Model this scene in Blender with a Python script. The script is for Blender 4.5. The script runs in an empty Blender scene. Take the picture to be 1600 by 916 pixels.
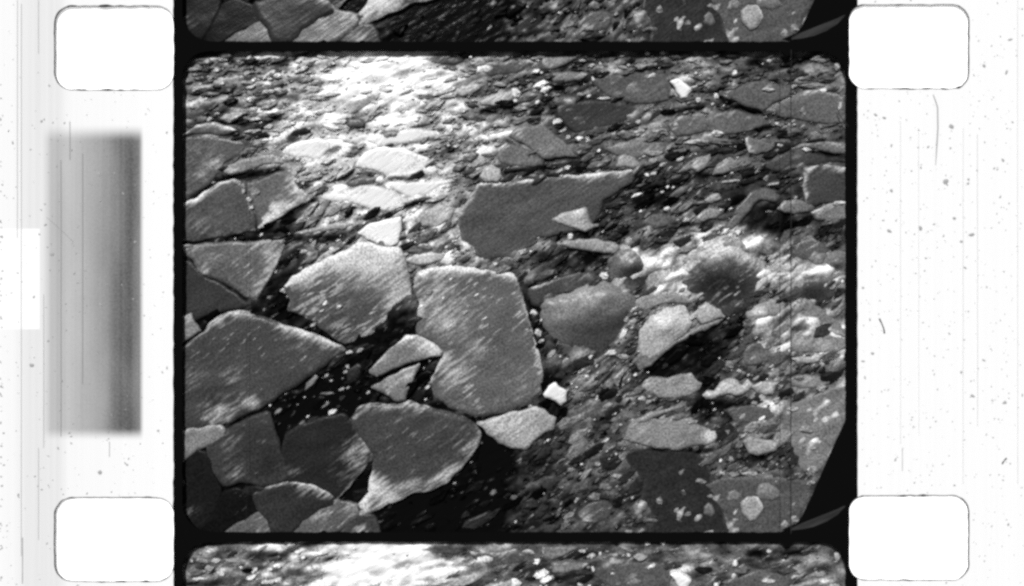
import bpy, math, random
import numpy as np
from mathutils import Vector
from mathutils.geometry import delaunay_2d_cdt

random.seed(7)
RNG = np.random.default_rng(11)
sc = bpy.context.scene
COL = sc.collection

# ---------------------------------------------------------------- camera
HC = 12.0                       # camera height over the film plane
FP = 1200.0                     # focal length in pixels of a 1600 px wide picture
cam = bpy.data.cameras.new("camera")
co = bpy.data.objects.new("camera", cam)
COL.objects.link(co)
co.location = (0, 0, HC)
cam.sensor_width = 3600          # a copying lens that is wide next to the film it looks at
cam.lens = 3600 * FP / 1600
cam.dof.use_dof = True
cam.dof.focus_distance = HC - 0.068
cam.dof.aperture_fstop = 2.7 / 1.6
cam.clip_end = 500
sc.camera = co

# ---------------------------------------------------------------- sky and sun
SUN = Vector((-0.28, 0.75, 1.0)).normalized()
world = bpy.data.worlds.new("World")
sc.world = world
world.use_nodes = True
wn = world.node_tree
wn.nodes.clear()
sky = wn.nodes.new("ShaderNodeTexSky")
sky.sky_type = 'NISHITA'
sky.sun_disc = False
sky.sun_elevation = math.asin(SUN.z)
sky.sun_rotation = math.atan2(SUN.x, SUN.y)
bw = wn.nodes.new("ShaderNodeRGBToBW")
bg = wn.nodes.new("ShaderNodeBackground")
bg.inputs[1].default_value = 0.05
wo = wn.nodes.new("ShaderNodeOutputWorld")
wn.links.new(sky.outputs[0], bw.inputs[0])
wn.links.new(bw.outputs[0], bg.inputs[0])
wn.links.new(bg.outputs[0], wo.inputs[0])
sun = bpy.data.lights.new("sun", 'SUN')
sun.energy = 4.5
sun.angle = math.radians(0.6)
sun.color = (1, 1, 1)
so = bpy.data.objects.new("sun", sun)
COL.objects.link(so)
so.rotation_euler = SUN.to_track_quat('Z', 'Y').to_euler()
so.location = (-3, 8, 10)

sc.view_settings.view_transform = 'Standard'
sc.view_settings.look = 'None'
sc.view_settings.exposure = 0.0
sc.view_settings.gamma = 1.0
sc.render.engine = 'CYCLES'
sc.cycles.use_denoising = False
sc.cycles.filter_width = 2.8
sc.cycles.max_bounces = 4

# ---------------------------------------------------------------- layout helpers
ZW = -0.075                     # water level
ZI = 0.0                       # mean ice level
ZF = 0.065                      # face of the film
PITCH = 767.0                   # one film frame, in pixels

def P(x, y, z):
    s = (HC - z) / FP
    return ((x - 800) * s, (458 - y) * s, z)

def PA(x, y, z):
    s = (HC - z) / FP
    return np.stack([(x - 800) * s, (458 - y) * s, z], -1)

def lin(v):
    v = np.asarray(v, float) / 255.0
    return np.where(v <= 0.04045, v / 12.92, ((v + 0.055) / 1.055) ** 2.4)

def alb(v):                     # base colour that a grey of the picture stands for, sheen taken off
    return np.clip((lin(v) - 0.012) * 0.92, 0.002, 0.9)

# noise fields on a pixel grid covering x 200..1400, y 0..900 at 2 px
FX0, FY0, FS = 200, 0, 2.0
FW, FH = 600, 450
def field(L, W, ang, seed):
    r = np.random.default_rng(seed).standard_normal((FH, FW))
    ky = np.fft.fftfreq(FH)[:, None] / FS
    kx = np.fft.fftfreq(FW)[None, :] / FS
    a = math.radians(ang)
    u = kx * math.cos(a) - ky * math.sin(a)
    v = kx * math.sin(a) + ky * math.cos(a)
    g = np.exp(-2 * (math.pi ** 2) * ((u * L) ** 2 + (v * W) ** 2))
    f = np.real(np.fft.ifft2(np.fft.fft2(r) * g))
    return (f - f.mean()) / f.std()

def sample(f, x, y):
    gx = np.clip((np.asarray(x, float) - FX0) / FS, 0, FW - 1.001)
    gy = np.clip((np.asarray(y, float) - FY0) / FS, 0, FH - 1.001)
    i, j = gx.astype(int), gy.astype(int)
    a, b = gx - i, gy - j
    return (f[j, i] * (1 - a) * (1 - b) + f[j, i + 1] * a * (1 - b) + f[j + 1, i] * (1 - a) * b + f[j + 1, i + 1] * a * b)

N_BIG = field(30, 18, 25, 1)
N_MIDT = field(11, 3.6, 12, 2)          # lying ripples far out
N_MIDB = field(9, 4.5, 33, 3)           # slanting ripples near
N_FINT = field(4.5, 1.8, 12, 4)
N_FINB = field(4.2, 1.8, 35, 5)
N_SOFT = field(7, 6, 0, 6)

def ripple(x, y, fine=False):
    t = np.clip((np.asarray(y, float) - 200) / 150, 0, 1)
    if fine:
        return sample(N_FINT, x, y) * (1 - t) + sample(N_FINB, x, y) * t
    return sample(N_MIDT, x, y) * (1 - t) + sample(N_MIDB, x, y) * t

# grey tone between the floes, sun glare painted in as near-white, sampled every 80 x 75 px
GX = np.arange(280, 1321, 80)
GY = np.array([80, 155, 230, 305, 380, 455, 530, 605, 680, 755, 832])
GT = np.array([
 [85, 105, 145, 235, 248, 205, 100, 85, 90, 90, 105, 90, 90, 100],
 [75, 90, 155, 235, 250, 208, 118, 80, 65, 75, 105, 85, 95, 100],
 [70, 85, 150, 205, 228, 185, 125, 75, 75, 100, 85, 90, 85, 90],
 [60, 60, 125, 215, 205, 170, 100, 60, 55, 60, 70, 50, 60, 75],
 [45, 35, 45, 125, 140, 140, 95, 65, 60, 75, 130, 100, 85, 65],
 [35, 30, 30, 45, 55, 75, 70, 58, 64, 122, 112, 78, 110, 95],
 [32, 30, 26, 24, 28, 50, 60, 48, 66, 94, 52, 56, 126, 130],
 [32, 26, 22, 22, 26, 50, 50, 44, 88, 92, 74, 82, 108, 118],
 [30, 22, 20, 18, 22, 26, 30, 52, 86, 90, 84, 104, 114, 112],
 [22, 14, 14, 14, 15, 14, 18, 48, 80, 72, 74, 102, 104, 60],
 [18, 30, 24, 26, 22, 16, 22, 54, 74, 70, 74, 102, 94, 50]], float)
def gap_tone(x, y):
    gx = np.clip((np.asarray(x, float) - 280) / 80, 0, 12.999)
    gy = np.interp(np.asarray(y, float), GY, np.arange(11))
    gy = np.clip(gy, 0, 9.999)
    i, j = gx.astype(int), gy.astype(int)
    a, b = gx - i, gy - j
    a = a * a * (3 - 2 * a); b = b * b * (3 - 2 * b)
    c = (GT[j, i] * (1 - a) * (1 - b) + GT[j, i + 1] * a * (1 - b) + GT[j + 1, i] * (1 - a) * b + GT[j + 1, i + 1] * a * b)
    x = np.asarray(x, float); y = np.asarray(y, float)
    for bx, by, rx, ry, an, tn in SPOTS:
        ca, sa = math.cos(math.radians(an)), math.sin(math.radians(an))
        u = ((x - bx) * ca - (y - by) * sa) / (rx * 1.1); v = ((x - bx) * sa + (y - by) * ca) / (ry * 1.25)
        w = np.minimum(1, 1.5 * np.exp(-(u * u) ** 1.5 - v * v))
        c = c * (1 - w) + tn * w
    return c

# leads, cracks, snow drifts and painted sun glare in the pack: x y half-length half-width angle tone
SPOTS = [tuple(float(q) for q in r.split()) for r in """
366 121 18 4 3 40;335 146 40 10 0 62;390 128 8 8 0 50;439 113 14 5 0 60;430 102 20 3 0 55;402 106 14 8 0 62;462 90 20 3 20 60;488 83 18 2.5 15 60;380 162 22 6 18 45;400 155 14 4 20 50;345 180 14 4 40 40
370 193 30 5 0 35;415 188 24 4 8 45;460 212 12 5 25 60;500 125 8 5 0 110;520 105 14 2.5 15 130;510 155 12 2 10 110;570 165 26 10 20 165;585 175 22 7 0 150;555 193 13 7 0 70;607 150 8 5 0 140;650 170 25 4 5 120
662 168 14 3 15 80;670 152 16 4 0 130;725 130 20 5 20 95;745 145 22 3.5 30 90;775 172 28 6 15 60;690 93 40 9 0 60;660 97 12 6 0 75;720 100 20 4 0 60;700 190 10 3 30 110;730 185 10 6 0 80;610 210 12 5 0 90
665 200 25 3.5 0 90;640 224 55 2.5 8 80;550 235 14 6 0 60;650 238 20 3 0 110;700 245 25 8 10 65;728 258 14 5 20 70;553 284 22 7 -5 55;573 275 10 8 0 60;595 272 8 3 0 110;620 279 14 3 0 60;650 278 20 3 10 90
652 317 72 4 23 30;595 290 35 2.5 -28 110;575 337 25 3 20 80;680 320 12 5 0 90;708 335 30 3 57 42;680 355 20 5 10 60;655 390 25 6 0 65;630 365 4 14 0 70;552 366 25 5 10 70;545 330 18 4 20 80;500 374 42 6 3 32
470 290 14 6 20 60;395 274 52 6 8 32;325 297 30 3 30 32;455 337 52 11 33 22;330 380 50 2.5 3 32;390 373 25 4 0 38;905 105 28 3 18 50;895 133 32 4 15 45;1150 165 30 4 -25 28;1210 158 32 3 32 38
1195 200 14 3 5 32;1130 85 6 6 50 45;1180 98 14 5 0 42;1120 195 8 3 -40 45;1075 171 30 2.5 8 45;1235 97 20 2.5 0 50;1300 246 30 6 -10 36;1160 225 3 6 0 38;1130 236 42 3 5 48;1200 268 22 2.5 0 45
1110 275 25 3 5 40;1100 262 18 4 50 42;885 197 25 9 -20 42;870 250 34 3 6 38;815 238 28 2.5 -38 40;830 267 40 4 5 40;890 258 25 4 10 45;985 290 26 3 42 25;1020 308 38 14 0 40;1195 345 46 20 0 26;1175 350 24 10 45 26
1250 305 5 8 0 45;1225 302 8 3 -20 42;1080 352 30 3 5 42;1250 350 24 5 15 40;905 402 50 13 3 42;920 362 30 8 0 36;835 478 9 10 0 38;1060 565 60 20 18 32;1110 535 40 16 20 32;1160 525 40 16 0 42;880 588 34 12 15 20
862 640 16 12 0 28;1120 640 45 14 0 38;1260 478 30 10 -38 48;1270 590 40 9 0 58;1320 422 8 16 0 34;940 665 12 12 0 52;1100 600 12 20 0 36;1030 472 26 5 10 62;1060 628 50 3 3 42;1050 706 60 4 0 36;1250 455 30 8 0 48
775 715 26 30 0 9;690 795 80 16 10 9;440 760 60 10 20 12;360 770 30 12 0 14;330 735 12 26 -20 22;440 690 8 30 -10 8;500 612 60 14 30 13;660 600 9 28 15 28;672 572 16 12 0 30;590 556 50 7 40 14;735 655 30 4 -20 38
560 770 40 5 42 18;600 600 12 12 0 25;1190 715 40 5 8 55;1185 400 40 16 -20 138;1040 400 60 8 10 125;1240 428 50 10 0 160;1270 528 50 18 0 140;820 388 30 12 20 120;700 342 22 12 30 140;930 602 40 26 30 88
1240 652 44 30 0 108;490 270 30 9 10 150;500 330 30 8 20 150;430 142 60 16 5 120;1180 740 50 8 0 110;915 720 30 20 35 85;925 800 50 22 30 72;690 300 30 9 15 170;750 250 30 8 10 130;1140 430 60 20 0 120
330 95 30 6 0 115;320 125 30 5 5 110;300 160 20 10 0 110;720 375 24 10 35 120;505 245 40 7 10 165;1210 460 30 8 0 100;1150 375 20 6 -20 150;1000 395 20 5 0 130;1060 470 26 6 0 110;1300 470 20 14 -40 85;1240 500 20 20 0 120;590 112 55 34 10 256;1040 405 60 12 8 158;1045 436 44 20 0 160;1190 402 44 18 -20 165;1240 430 62 14 0 178;1015 462 44 10 8 135;1240 512 60 26 0 128;1110 365 40 8 10 130;1150 470 20 20 0 60;1010 530 20 14 40 95;1075 505 20 10 30 120;1290 440 30 16 0 140;640 100 40 18 0 240;455 118 24 6 10 190;500 170 30 7 12 205;470 190 26 5 12 190;540 255 22 5 10 225;480 262 20 4 15 170;700 165 30 6 14 200;735 215 20 5 15 170""".replace("\n", ";").split(";") if r.strip()]

def glare(x, y):                # where the pack lies tilted towards the low sun
    return np.exp(-(((x - 600) / 130) ** 2 + ((y - 130) / 120) ** 2))

def slope_z(x, y):              # gentle swell of the pack
    return 0

# ---------------------------------------------------------------- materials
def new_mat(name):
    m = bpy.data.materials.new(name)
    m.use_nodes = True
    t = m.node_tree
    t.nodes.clear()
    out = t.nodes.new("ShaderNodeOutputMaterial")
    b = t.nodes.new("ShaderNodeBsdfPrincipled")
    t.links.new(b.outputs[0], out.inputs[0])
    return m, t, b

def N(t, kind, **kw):
    n = t.nodes.new(kind)
    for k, v in kw.items():
        setattr(n, k, v)
    return n

def math_(t, op, a, b=None, clamp=False):
    n = N(t, "ShaderNodeMath", operation=op, use_clamp=clamp)
    for i, s in enumerate((a, b)):
        if s is None: continue
        if isinstance(s, (int, float)): n.inputs[i].default_value = s
        else: t.links.new(s, n.inputs[i])
    return n.outputs[0]

def streak(t, ang, L, W, detail=2.0):
    g = N(t, "ShaderNodeNewGeometry")
    r = N(t, "ShaderNodeVectorRotate", rotation_type='Z_AXIS')
    r.inputs['Angle'].default_value = -math.radians(ang)
    t.links.new(g.outputs['Position'], r.inputs['Vector'])
    m = N(t, "ShaderNodeVectorMath", operation='MULTIPLY')
    m.inputs[1].default_value = (1 / L, 1 / W, 1 / W)
    t.links.new(r.outputs[0], m.inputs[0])
    n = N(t, "ShaderNodeTexNoise")
    n.inputs['Scale'].default_value = 1.0
    n.inputs['Detail'].default_value = detail
    t.links.new(m.outputs[0], n.inputs['Vector'])
    return n.outputs['Fac']

def mrange(t, s, a, b, c=0.0, d=1.0):
    n = N(t, "ShaderNodeMapRange", interpolation_type='SMOOTHSTEP')
    t.links.new(s, n.inputs[0])
    for i, v in enumerate((a, b, c, d)):
        if isinstance(v, (int, float)): n.inputs[i + 1].default_value = v
        else: t.links.new(v, n.inputs[i + 1])
    return n.outputs[0]

def attr(t, name):
    return N(t, "ShaderNodeAttribute", attribute_name=name).outputs['Fac']

def ice_material():
    m, t, b = new_mat("sea_ice")
    tone, frost_glare, speck = attr(t, 'tone'), attr(t, 'frost_glare'), attr(t, 'speck')
    s1 = streak(t, 36, 0.26, 0.055, 2.5)
    s2 = streak(t, 20, 0.70, 0.22, 2.0)
    gr = streak(t, 0, 0.028, 0.028, 1.0)
    # rime and painted sun glare rubbed into streaks
    fm = math_(t, 'ADD', frost_glare, math_(t, 'MULTIPLY', math_(t, 'SUBTRACT', s1, 0.5), 1.7))
    fm = mrange(t, fm, 0.0, 0.95)
    fm = math_(t, 'MULTIPLY', fm, mrange(t, frost_glare, 0.0, 0.25))
    # scattered white flecks, partly painted sun glitter
    thr = math_(t, 'SUBTRACT', 0.70, math_(t, 'MULTIPLY', speck, 0.17))
    fl = mrange(t, s1, thr, math_(t, 'ADD', thr, 0.10))
    fl = math_(t, 'MULTIPLY', fl, mrange(t, streak(t, 15, 0.9, 0.6, 2.0), 0.36, 0.62, 0.12, 1.15))
    fl = math_(t, 'MULTIPLY', fl, mrange(t, speck, 0.0, 0.7, 0.0, 0.85))
    mott = mrange(t, s2, 0.25, 0.75, 0.80, 1.20)
    mott2 = mrange(t, s1, 0.2, 0.8, 0.90, 1.10)
    grain = mrange(t, gr, 0.2, 0.8, 0.52, 1.48)
    base = math_(t, 'MULTIPLY', math_(t, 'MULTIPLY', math_(t, 'MULTIPLY', tone, mott), mott2), grain)
    hi = math_(t, 'MAXIMUM', math_(t, 'MULTIPLY', grain, math_(t, 'ADD', 0.34, math_(t, 'MULTIPLY', frost_glare, 0.22))), tone)
    k = math_(t, 'MAXIMUM', fm, fl)
    d = math_(t, 'SUBTRACT', hi, base)
    col = math_(t, 'ADD', base, math_(t, 'MULTIPLY', d, k), )
    col = math_(t, 'MINIMUM', col, 0.88)
    t.links.new(col, b.inputs['Base Color'])
    b.inputs['Roughness'].default_value = 0.34
    b.inputs['IOR'].default_value = 1.31
    t.links.new(math_(t, 'ADD', 0.08, math_(t, 'MINIMUM', math_(t, 'MULTIPLY', tone, 7.0), 0.42)), b.inputs['Specular IOR Level'])
    bp = N(t, "ShaderNodeBump")
    bp.inputs['Strength'].default_value = 0.55
    bp.inputs['Distance'].default_value = 0.03
    h = math_(t, 'ADD', math_(t, 'MULTIPLY', s1, 0.4), math_(t, 'MULTIPLY', gr, 0.14))
    h = math_(t, 'ADD', h, math_(t, 'MULTIPLY', k, 0.25))
    t.links.new(h, bp.inputs['Height'])
    t.links.new(bp.outputs[0], b.inputs['Normal'])
    return m
ICE = ice_material()

def water_material():
    m, t, b = new_mat("sea_water")
    b.inputs['Base Color'].default_value = (0.003, 0.003, 0.003, 1)
    b.inputs['Roughness'].default_value = 0.22
    b.inputs['IOR'].default_value = 1.33
    b.inputs['Specular IOR Level'].default_value = 0.06
    bp = N(t, "ShaderNodeBump")
    bp.inputs['Strength'].default_value = 0.5
    bp.inputs['Distance'].default_value = 0.03
    t.links.new(streak(t, 30, 0.30, 0.10, 3.0), bp.inputs['Height'])
    t.links.new(bp.outputs[0], b.inputs['Normal'])
    return m
WATER = water_material()

def flat(name, v, rough=0.8, emit=0.0, spec=0.2):
    m, t, b = new_mat(name)
    b.inputs['Base Color'].default_value = (v, v, v, 1)
    b.inputs['Roughness'].default_value = rough
    b.inputs['Specular IOR Level'].default_value = spec
    if emit:
        b.inputs['Emission Color'].default_value = (1, 1, 1, 1)
        b.inputs['Emission Strength'].default_value = emit
    return m
TABLE = flat("light_table_glass", 0.9, 0.6, 0.5)
BLACK = flat("black_emulsion", 0.0035, 0.9, 0, 0.0)
DARK = flat("dark_line", 0.03, 0.9, 0, 0.0)
GREYLINE = flat("grey_scratch", 0.35, 0.9, 0, 0.0)
PALELINE = flat("pale_scratch", 0.60, 0.9, 0, 0.0)
FLAP = None

def film_material():            # clear film, faint lengthwise wear, fogged block on the left
    m, t, b = new_mat("clear_film")
    g = N(t, "ShaderNodeNewGeometry")
    sx = N(t, "ShaderNodeSeparateXYZ")
    t.links.new(g.outputs['Position'], sx.inputs[0])
    X, Y = sx.outputs[0], sx.outputs[1]
    s = (HC - ZF) / FP
    fx = lambda px: (px - 800) * s
    fy = lambda py: (458 - py) * s
    lines = streak(t, 90, 9.0, 0.05, 3.0)
    lines = mrange(t, lines, 0.1, 0.9, 0.0, 1.0)
    broad = streak(t, 90, 14.0, 0.5, 1.0)
    blot = streak(t, 90, 1.6, 0.5, 2.0)
    gr = streak(t, 0, 0.03, 0.03, 2.0)
    left = mrange(t, X, fx(275), fx(272), 0, 1)
    col = math_(t, 'SUBTRACT', 0.80, math_(t, 'MULTIPLY', lines, 0.025))
    # greyer band between the edge and the perforations
    band = math_(t, 'MULTIPLY', mrange(t, X, fx(18), fx(45)), mrange(t, X, fx(112), fx(88)))
    col = math_(t, 'SUBTRACT', col, math_(t, 'MULTIPLY', band, math_(t, 'ADD', 0.075, math_(t, 'MULTIPLY', lines, 0.035))))
    tail = math_(t, 'MULTIPLY', mrange(t, X, fx(-10), fx(10)), mrange(t, X, fx(285), fx(80)))
    col = math_(t, 'SUBTRACT', col, math_(t, 'MULTIPLY', tail, 0.03))
    # the fogged block: x 70..225, y 200..685
    bx = math_(t, 'MULTIPLY', mrange(t, X, fx(62), fx(84)), mrange(t, X, fx(226), fx(216)))
    by = math_(t, 'MULTIPLY', mrange(t, Y, fy(193), fy(222)), mrange(t, Y, fy(690), fy(668)))
    dens = math_(t, 'ADD', 0.23, math_(t, 'MULTIPLY', mrange(t, X, fx(55), fx(225)), 0.38))
    core = math_(t, 'MULTIPLY', mrange(t, X, fx(150), fx(200)), mrange(t, X, fx(216), fx(203)))
    dens = math_(t, 'ADD', dens, math_(t, 'MULTIPLY', core, 0.08))
    dens = math_(t, 'MULTIPLY', dens, mrange(t, blot, 0.2, 0.8, 0.93, 1.07))
    dens = math_(t, 'MULTIPLY', dens, mrange(t, gr, 0.2, 0.8, 0.95, 1.05))
    dens = math_(t, 'MULTIPLY', dens, mrange(t, lines, 0, 1, 0.985, 1.015))
    fog = math_(t, 'MULTIPLY', math_(t, 'MULTIPLY', bx, by), dens)
    col = math_(t, 'SUBTRACT', col, fog)
    # clear notch x 0..62, y 357..515
    nx = mrange(t, X, fx(63), fx(61))
    ny = math_(t, 'MULTIPLY', mrange(t, Y, fy(356), fy(359)), mrange(t, Y, fy(516), fy(513)))
    notch = math_(t, 'MULTIPLY', nx, ny)
    d = math_(t, 'SUBTRACT', 0.83, col)
    col = math_(t, 'ADD', col, math_(t, 'MULTIPLY', d, notch))
    # clearer patches round the fogged block
    px = math_(t, 'MULTIPLY', mrange(t, X, fx(100), fx(105)), mrange(t, X, fx(222), fx(219)))
    py = mrange(t, Y, fy(196), fy(190))
    t.links.new(col, b.inputs['Base Color'])
    b.inputs['Roughness'].default_value = 0.7
    b.inputs['Specular IOR Level'].default_value = 0.15
    return m
FILM = film_material()

# ---------------------------------------------------------------- mesh helpers
def mesh_obj(name, verts, faces, mat, parent=None, smooth=False, attrs=None):
    me = bpy.data.meshes.new(name)
    me.from_pydata([tuple(v) for v in verts], [], [tuple(f) for f in faces])
    if attrs:
        for k, v in attrs.items():
            a = me.attributes.new(k, 'FLOAT', 'POINT')
            a.data.foreach_set('value', np.asarray(v, np.float32))
    if smooth:
        me.polygons.foreach_set('use_smooth', [True] * len(me.polygons))
    me.materials.append(mat)
    me.update()
    o = bpy.data.objects.new(name, me)
    COL.objects.link(o)
    if parent: o.parent = parent
    return o

def tag(o, label=None, cat=None, group=None, kind=None):
    if label: o['label'] = label
    if cat: o['category'] = cat
    if group: o['group'] = group
    if kind: o['kind'] = kind
    return o

def inside(px, py, poly):
    x1, y1 = poly[:, 0], poly[:, 1]
    x2, y2 = np.roll(x1, -1), np.roll(y1, -1)
    px = np.atleast_1d(px)[:, None]; py = np.atleast_1d(py)[:, None]
    c = ((y1 > py) != (y2 > py)) & (px < (x2 - x1) * (py - y1) / (y2 - y1 + 1e-12) + x1)
    return (c.sum(1) % 2) == 1

def edge_dist(px, py, poly):
    a = poly; b = np.roll(poly, -1, 0)
    p = np.stack([px, py], -1)[:, None, :]
    d = b - a
    t = np.clip(((p - a) * d).sum(-1) / ((d * d).sum(-1) + 1e-9), 0, 1)
    q = a + d * t[..., None]
    dist = np.sqrt(((p - q) ** 2).sum(-1))
    k = dist.argmin(1)
    return dist[np.arange(len(k)), k], k

def resample(poly, step):
    out = []
    n = len(poly)
    for i in range(n):
        a, b = poly[i], poly[(i + 1) % n]
        m = max(1, int(np.hypot(*(b - a)) / step))
        for k in range(m): out.append(a + (b - a) * k / m)
    return np.array(out)

def area2(poly):
    x, y = poly[:, 0], poly[:, 1]
    return float((x * np.roll(y, -1) - np.roll(x, -1) * y).sum())

def shape_outline(pts, rough, step, seed):
    p = np.array(pts, float)
    if area2(p) < 0: p = p[::-1]
    # cut the corners once
    q = []
    for i in range(len(p)):
        a, b = p[i], p[(i + 1) % len(p)]
        q += [a * 0.93 + b * 0.07, a * 0.07 + b * 0.93]
    q = resample(np.array(q), step)
    r = np.random.default_rng(seed)
    n = len(q)
    k = np.fft.rfftfreq(n)
    s = np.fft.irfft(np.fft.rfft(r.standard_normal(n)) * np.exp(-(k * 3.5) ** 2), n)
    s = s / (s.std() + 1e-6)
    t = np.roll(q, -1, 0) - np.roll(q, 1, 0)
    nn = np.stack([t[:, 1], -t[:, 0]], -1) / (np.hypot(t[:, 0], t[:, 1])[:, None] + 1e-6)
    return q + nn * (s * rough)[:, None], nn

def hum_z(hum, x, y):
    """snow heaps: (x, y, reach left-right, reach up, reach down, height)"""
    z = 0
    for (hx, hy, sx, su, sd, hh) in (hum or ()):
        dy = np.asarray(y, float) - hy
        sy = np.where(dy < 0, su, sd)
        z = z + hh * np.exp(-(((x - hx) / sx) ** 2) - (dy / sy) ** 2)
    return z

def floe_mesh(name, pts, tone, top=0.06, patches=(), rim=(), speck=0.3, tilt=(0, 0), dome=0, hum=None,
              rough=0.9, bevel=3.4, clampbox=(278, 74, 1328, 838)):
    """an ice slab: outline in picture pixels, top face with swell, rounded shoulders and a broken side face"""
    seed = abs(hash((round(pts[0][0]), round(pts[0][1]), len(pts)))) % 99991
    A = abs(area2(np.array(pts, float))) / 2
    step = 5.0 if A > 1500 else 3.5 if A > 300 else 2.5
    rough = rough * (1.0 if A > 1500 else 0.7)
    top *= 0.82
    cx0, cy0 = np.array(pts, float).mean(0)
    top += (len(pts) * 7 % 5) * 0.0023
    o, nn = shape_outline(pts, rough, step, seed)
    x0, y0, x1, y1 = clampbox
    if (cx0 < 620 and cy0 > 640) or (cx0 > 900 and cy0 > 340 and hum): o = o + nn * 4.5
    o[:, 0] = np.clip(o[:, 0], x0, x1); o[:, 1] = np.clip(o[:, 1], y0, y1)
    keep = np.hypot(*(o - np.roll(o, 1, 0)).T) > 0.4
    o, nn = o[keep], nn[keep]
    n = len(o)
    size = math.sqrt(A)
    bevel = min(bevel, size * 0.16)
    inner = []
    for off in (bevel * 0.45, bevel * 1.0, bevel * 2.0):
        c = o - nn * off
        d, _ = edge_dist(c[:, 0], c[:, 1], o)
        ok = inside(c[:, 0], c[:, 1], o) & (d > off * 0.85)
        inner.append(c[ok])
    g = max(4.0, min(8.0, size / 12))
    gx, gy = np.meshgrid(np.arange(o[:, 0].min(), o[:, 0].max(), g), np.arange(o[:, 1].min(), o[:, 1].max(), g))
    gx = gx.ravel() + RNG.uniform(-.25, .25, gx.size) * g; gy = gy.ravel() + RNG.uniform(-.25, .25, gy.size) * g
    ok = inside(gx, gy, o)
    gx, gy = gx[ok], gy[ok]
    if len(gx):
        d, _ = edge_dist(gx, gy, o)
        ok = d > bevel * 2.4
        inner.append(np.stack([gx[ok], gy[ok]], -1))
    pin = np.concatenate(inner) if inner else np.zeros((0, 2))
    allp = np.concatenate([o, pin])
    r = delaunay_2d_cdt([Vector(p) for p in allp], [(i, (i + 1) % n) for i in range(n)], [], 1, 1e-4)
    V = np.array([tuple(v) for v in r[0]])
    F = [f for f in r[2] if len(f) >= 3]
    d, k = edge_dist(V[:, 0], V[:, 1], o)
    cx, cy = o.mean(0)
    z = np.full(len(V), ZW + top)
    z -= (np.clip(1 - d / bevel, 0, 1) ** 2) * min(0.045, bevel * 0.010)
    z += sample(N_BIG, V[:, 0], V[:, 1]) * 0.004 + sample(N_SOFT, V[:, 0], V[:, 1]) * 0.0022 * min(1, size / 60)
    z += ((V[:, 0] - cx) * tilt[0] - (V[:, 1] - cy) * tilt[1]) * 0.01
    if dome:
        dm = max(d.max(), 1)
        z += dome * np.sin(np.clip(d / dm, 0, 1) * math.pi / 2)
    if hum:
        edge = 1 - np.exp(-(d / 7.0) ** 1.5)
        hz = hum_z(hum, V[:, 0], V[:, 1])
        z += hz * edge + np.clip(hz, 0, 0.2) * (np.abs(sample(N_SOFT, V[:, 0], V[:, 1])) * 0.22 + ripple(V[:, 0], V[:, 1]) * 0.16) * edge
    tn = np.full(len(V), 1.0) * float(alb(tone))
    fr = np.zeros(len(V))
    ax = max(1.0, size / 30)
    for px, py, pr, am in patches:
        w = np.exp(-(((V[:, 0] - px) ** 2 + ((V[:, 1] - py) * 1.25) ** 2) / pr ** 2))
        if am >= 2: tn *= np.exp((am - 2) * w)        # lightens the patch; paints sunlight on hummock crowns and glittering tops
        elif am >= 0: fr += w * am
        else: tn *= np.exp(am * w)  # darkens the patch; paints shade on hummock flanks and some floes
    for dx, dy, w, am in rim:       # rime and painted edge light along the edges that face (dx, dy)
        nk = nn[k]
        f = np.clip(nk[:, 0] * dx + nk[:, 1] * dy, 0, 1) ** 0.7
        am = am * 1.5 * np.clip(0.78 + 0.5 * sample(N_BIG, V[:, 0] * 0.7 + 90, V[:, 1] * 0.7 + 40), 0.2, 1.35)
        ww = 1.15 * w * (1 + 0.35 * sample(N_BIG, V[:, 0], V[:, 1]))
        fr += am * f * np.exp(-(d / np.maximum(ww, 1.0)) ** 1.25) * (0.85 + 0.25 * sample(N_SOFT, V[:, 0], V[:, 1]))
    fr = np.clip(fr, 0, 1.3)
    if top <= 0.095 * 0.82 and not hum and (cy < 400 or cx > 860):
        cv = alb(np.clip(gap_tone(V[:, 0], V[:, 1]), 20, 250))
        w = 0.75 * np.exp(-(d / 3.5) ** 2)
        tn = tn * (1 - w) + cv * w
    top3 = PA(V[:, 0], V[:, 1], z)
    # side face
    dd, _ = d, k
    zi = ZW + top - min(0.045, bevel * 0.010) + ((o[:, 0] - cx) * tilt[0] - (o[:, 1] - cy) * tilt[1]) * 0.01 + 0.002
    s1 = PA(o[:, 0], o[:, 1], zi)
    ob = o + nn * 0.8
    s2 = PA(ob[:, 0], ob[:, 1], np.full(n, min(ZW - 0.04, ZW - 0.02)))
    verts = np.concatenate([top3, s1, s2])
    m = len(V)
    faces = []
    for f in F:
        a, b, c = V[f[0]], V[f[1]], V[f[2]]
        cr = (b[0] - a[0]) * (c[1] - a[1]) - (b[1] - a[1]) * (c[0] - a[0])
        faces.append(tuple(f) if cr < 0 else tuple(f[::-1]))
    for i in range(n):
        j = (i + 1) % n
        faces.append((m + i, m + j, m + n + j, m + n + i)[::-1])
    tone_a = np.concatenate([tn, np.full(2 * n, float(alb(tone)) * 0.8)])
    fr_a = np.concatenate([fr, np.zeros(2 * n)])
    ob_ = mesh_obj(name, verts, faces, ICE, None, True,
                   {'tone': tone_a, 'frost_glare': fr_a, 'speck': np.full(len(verts), speck)})
    return ob_

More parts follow.
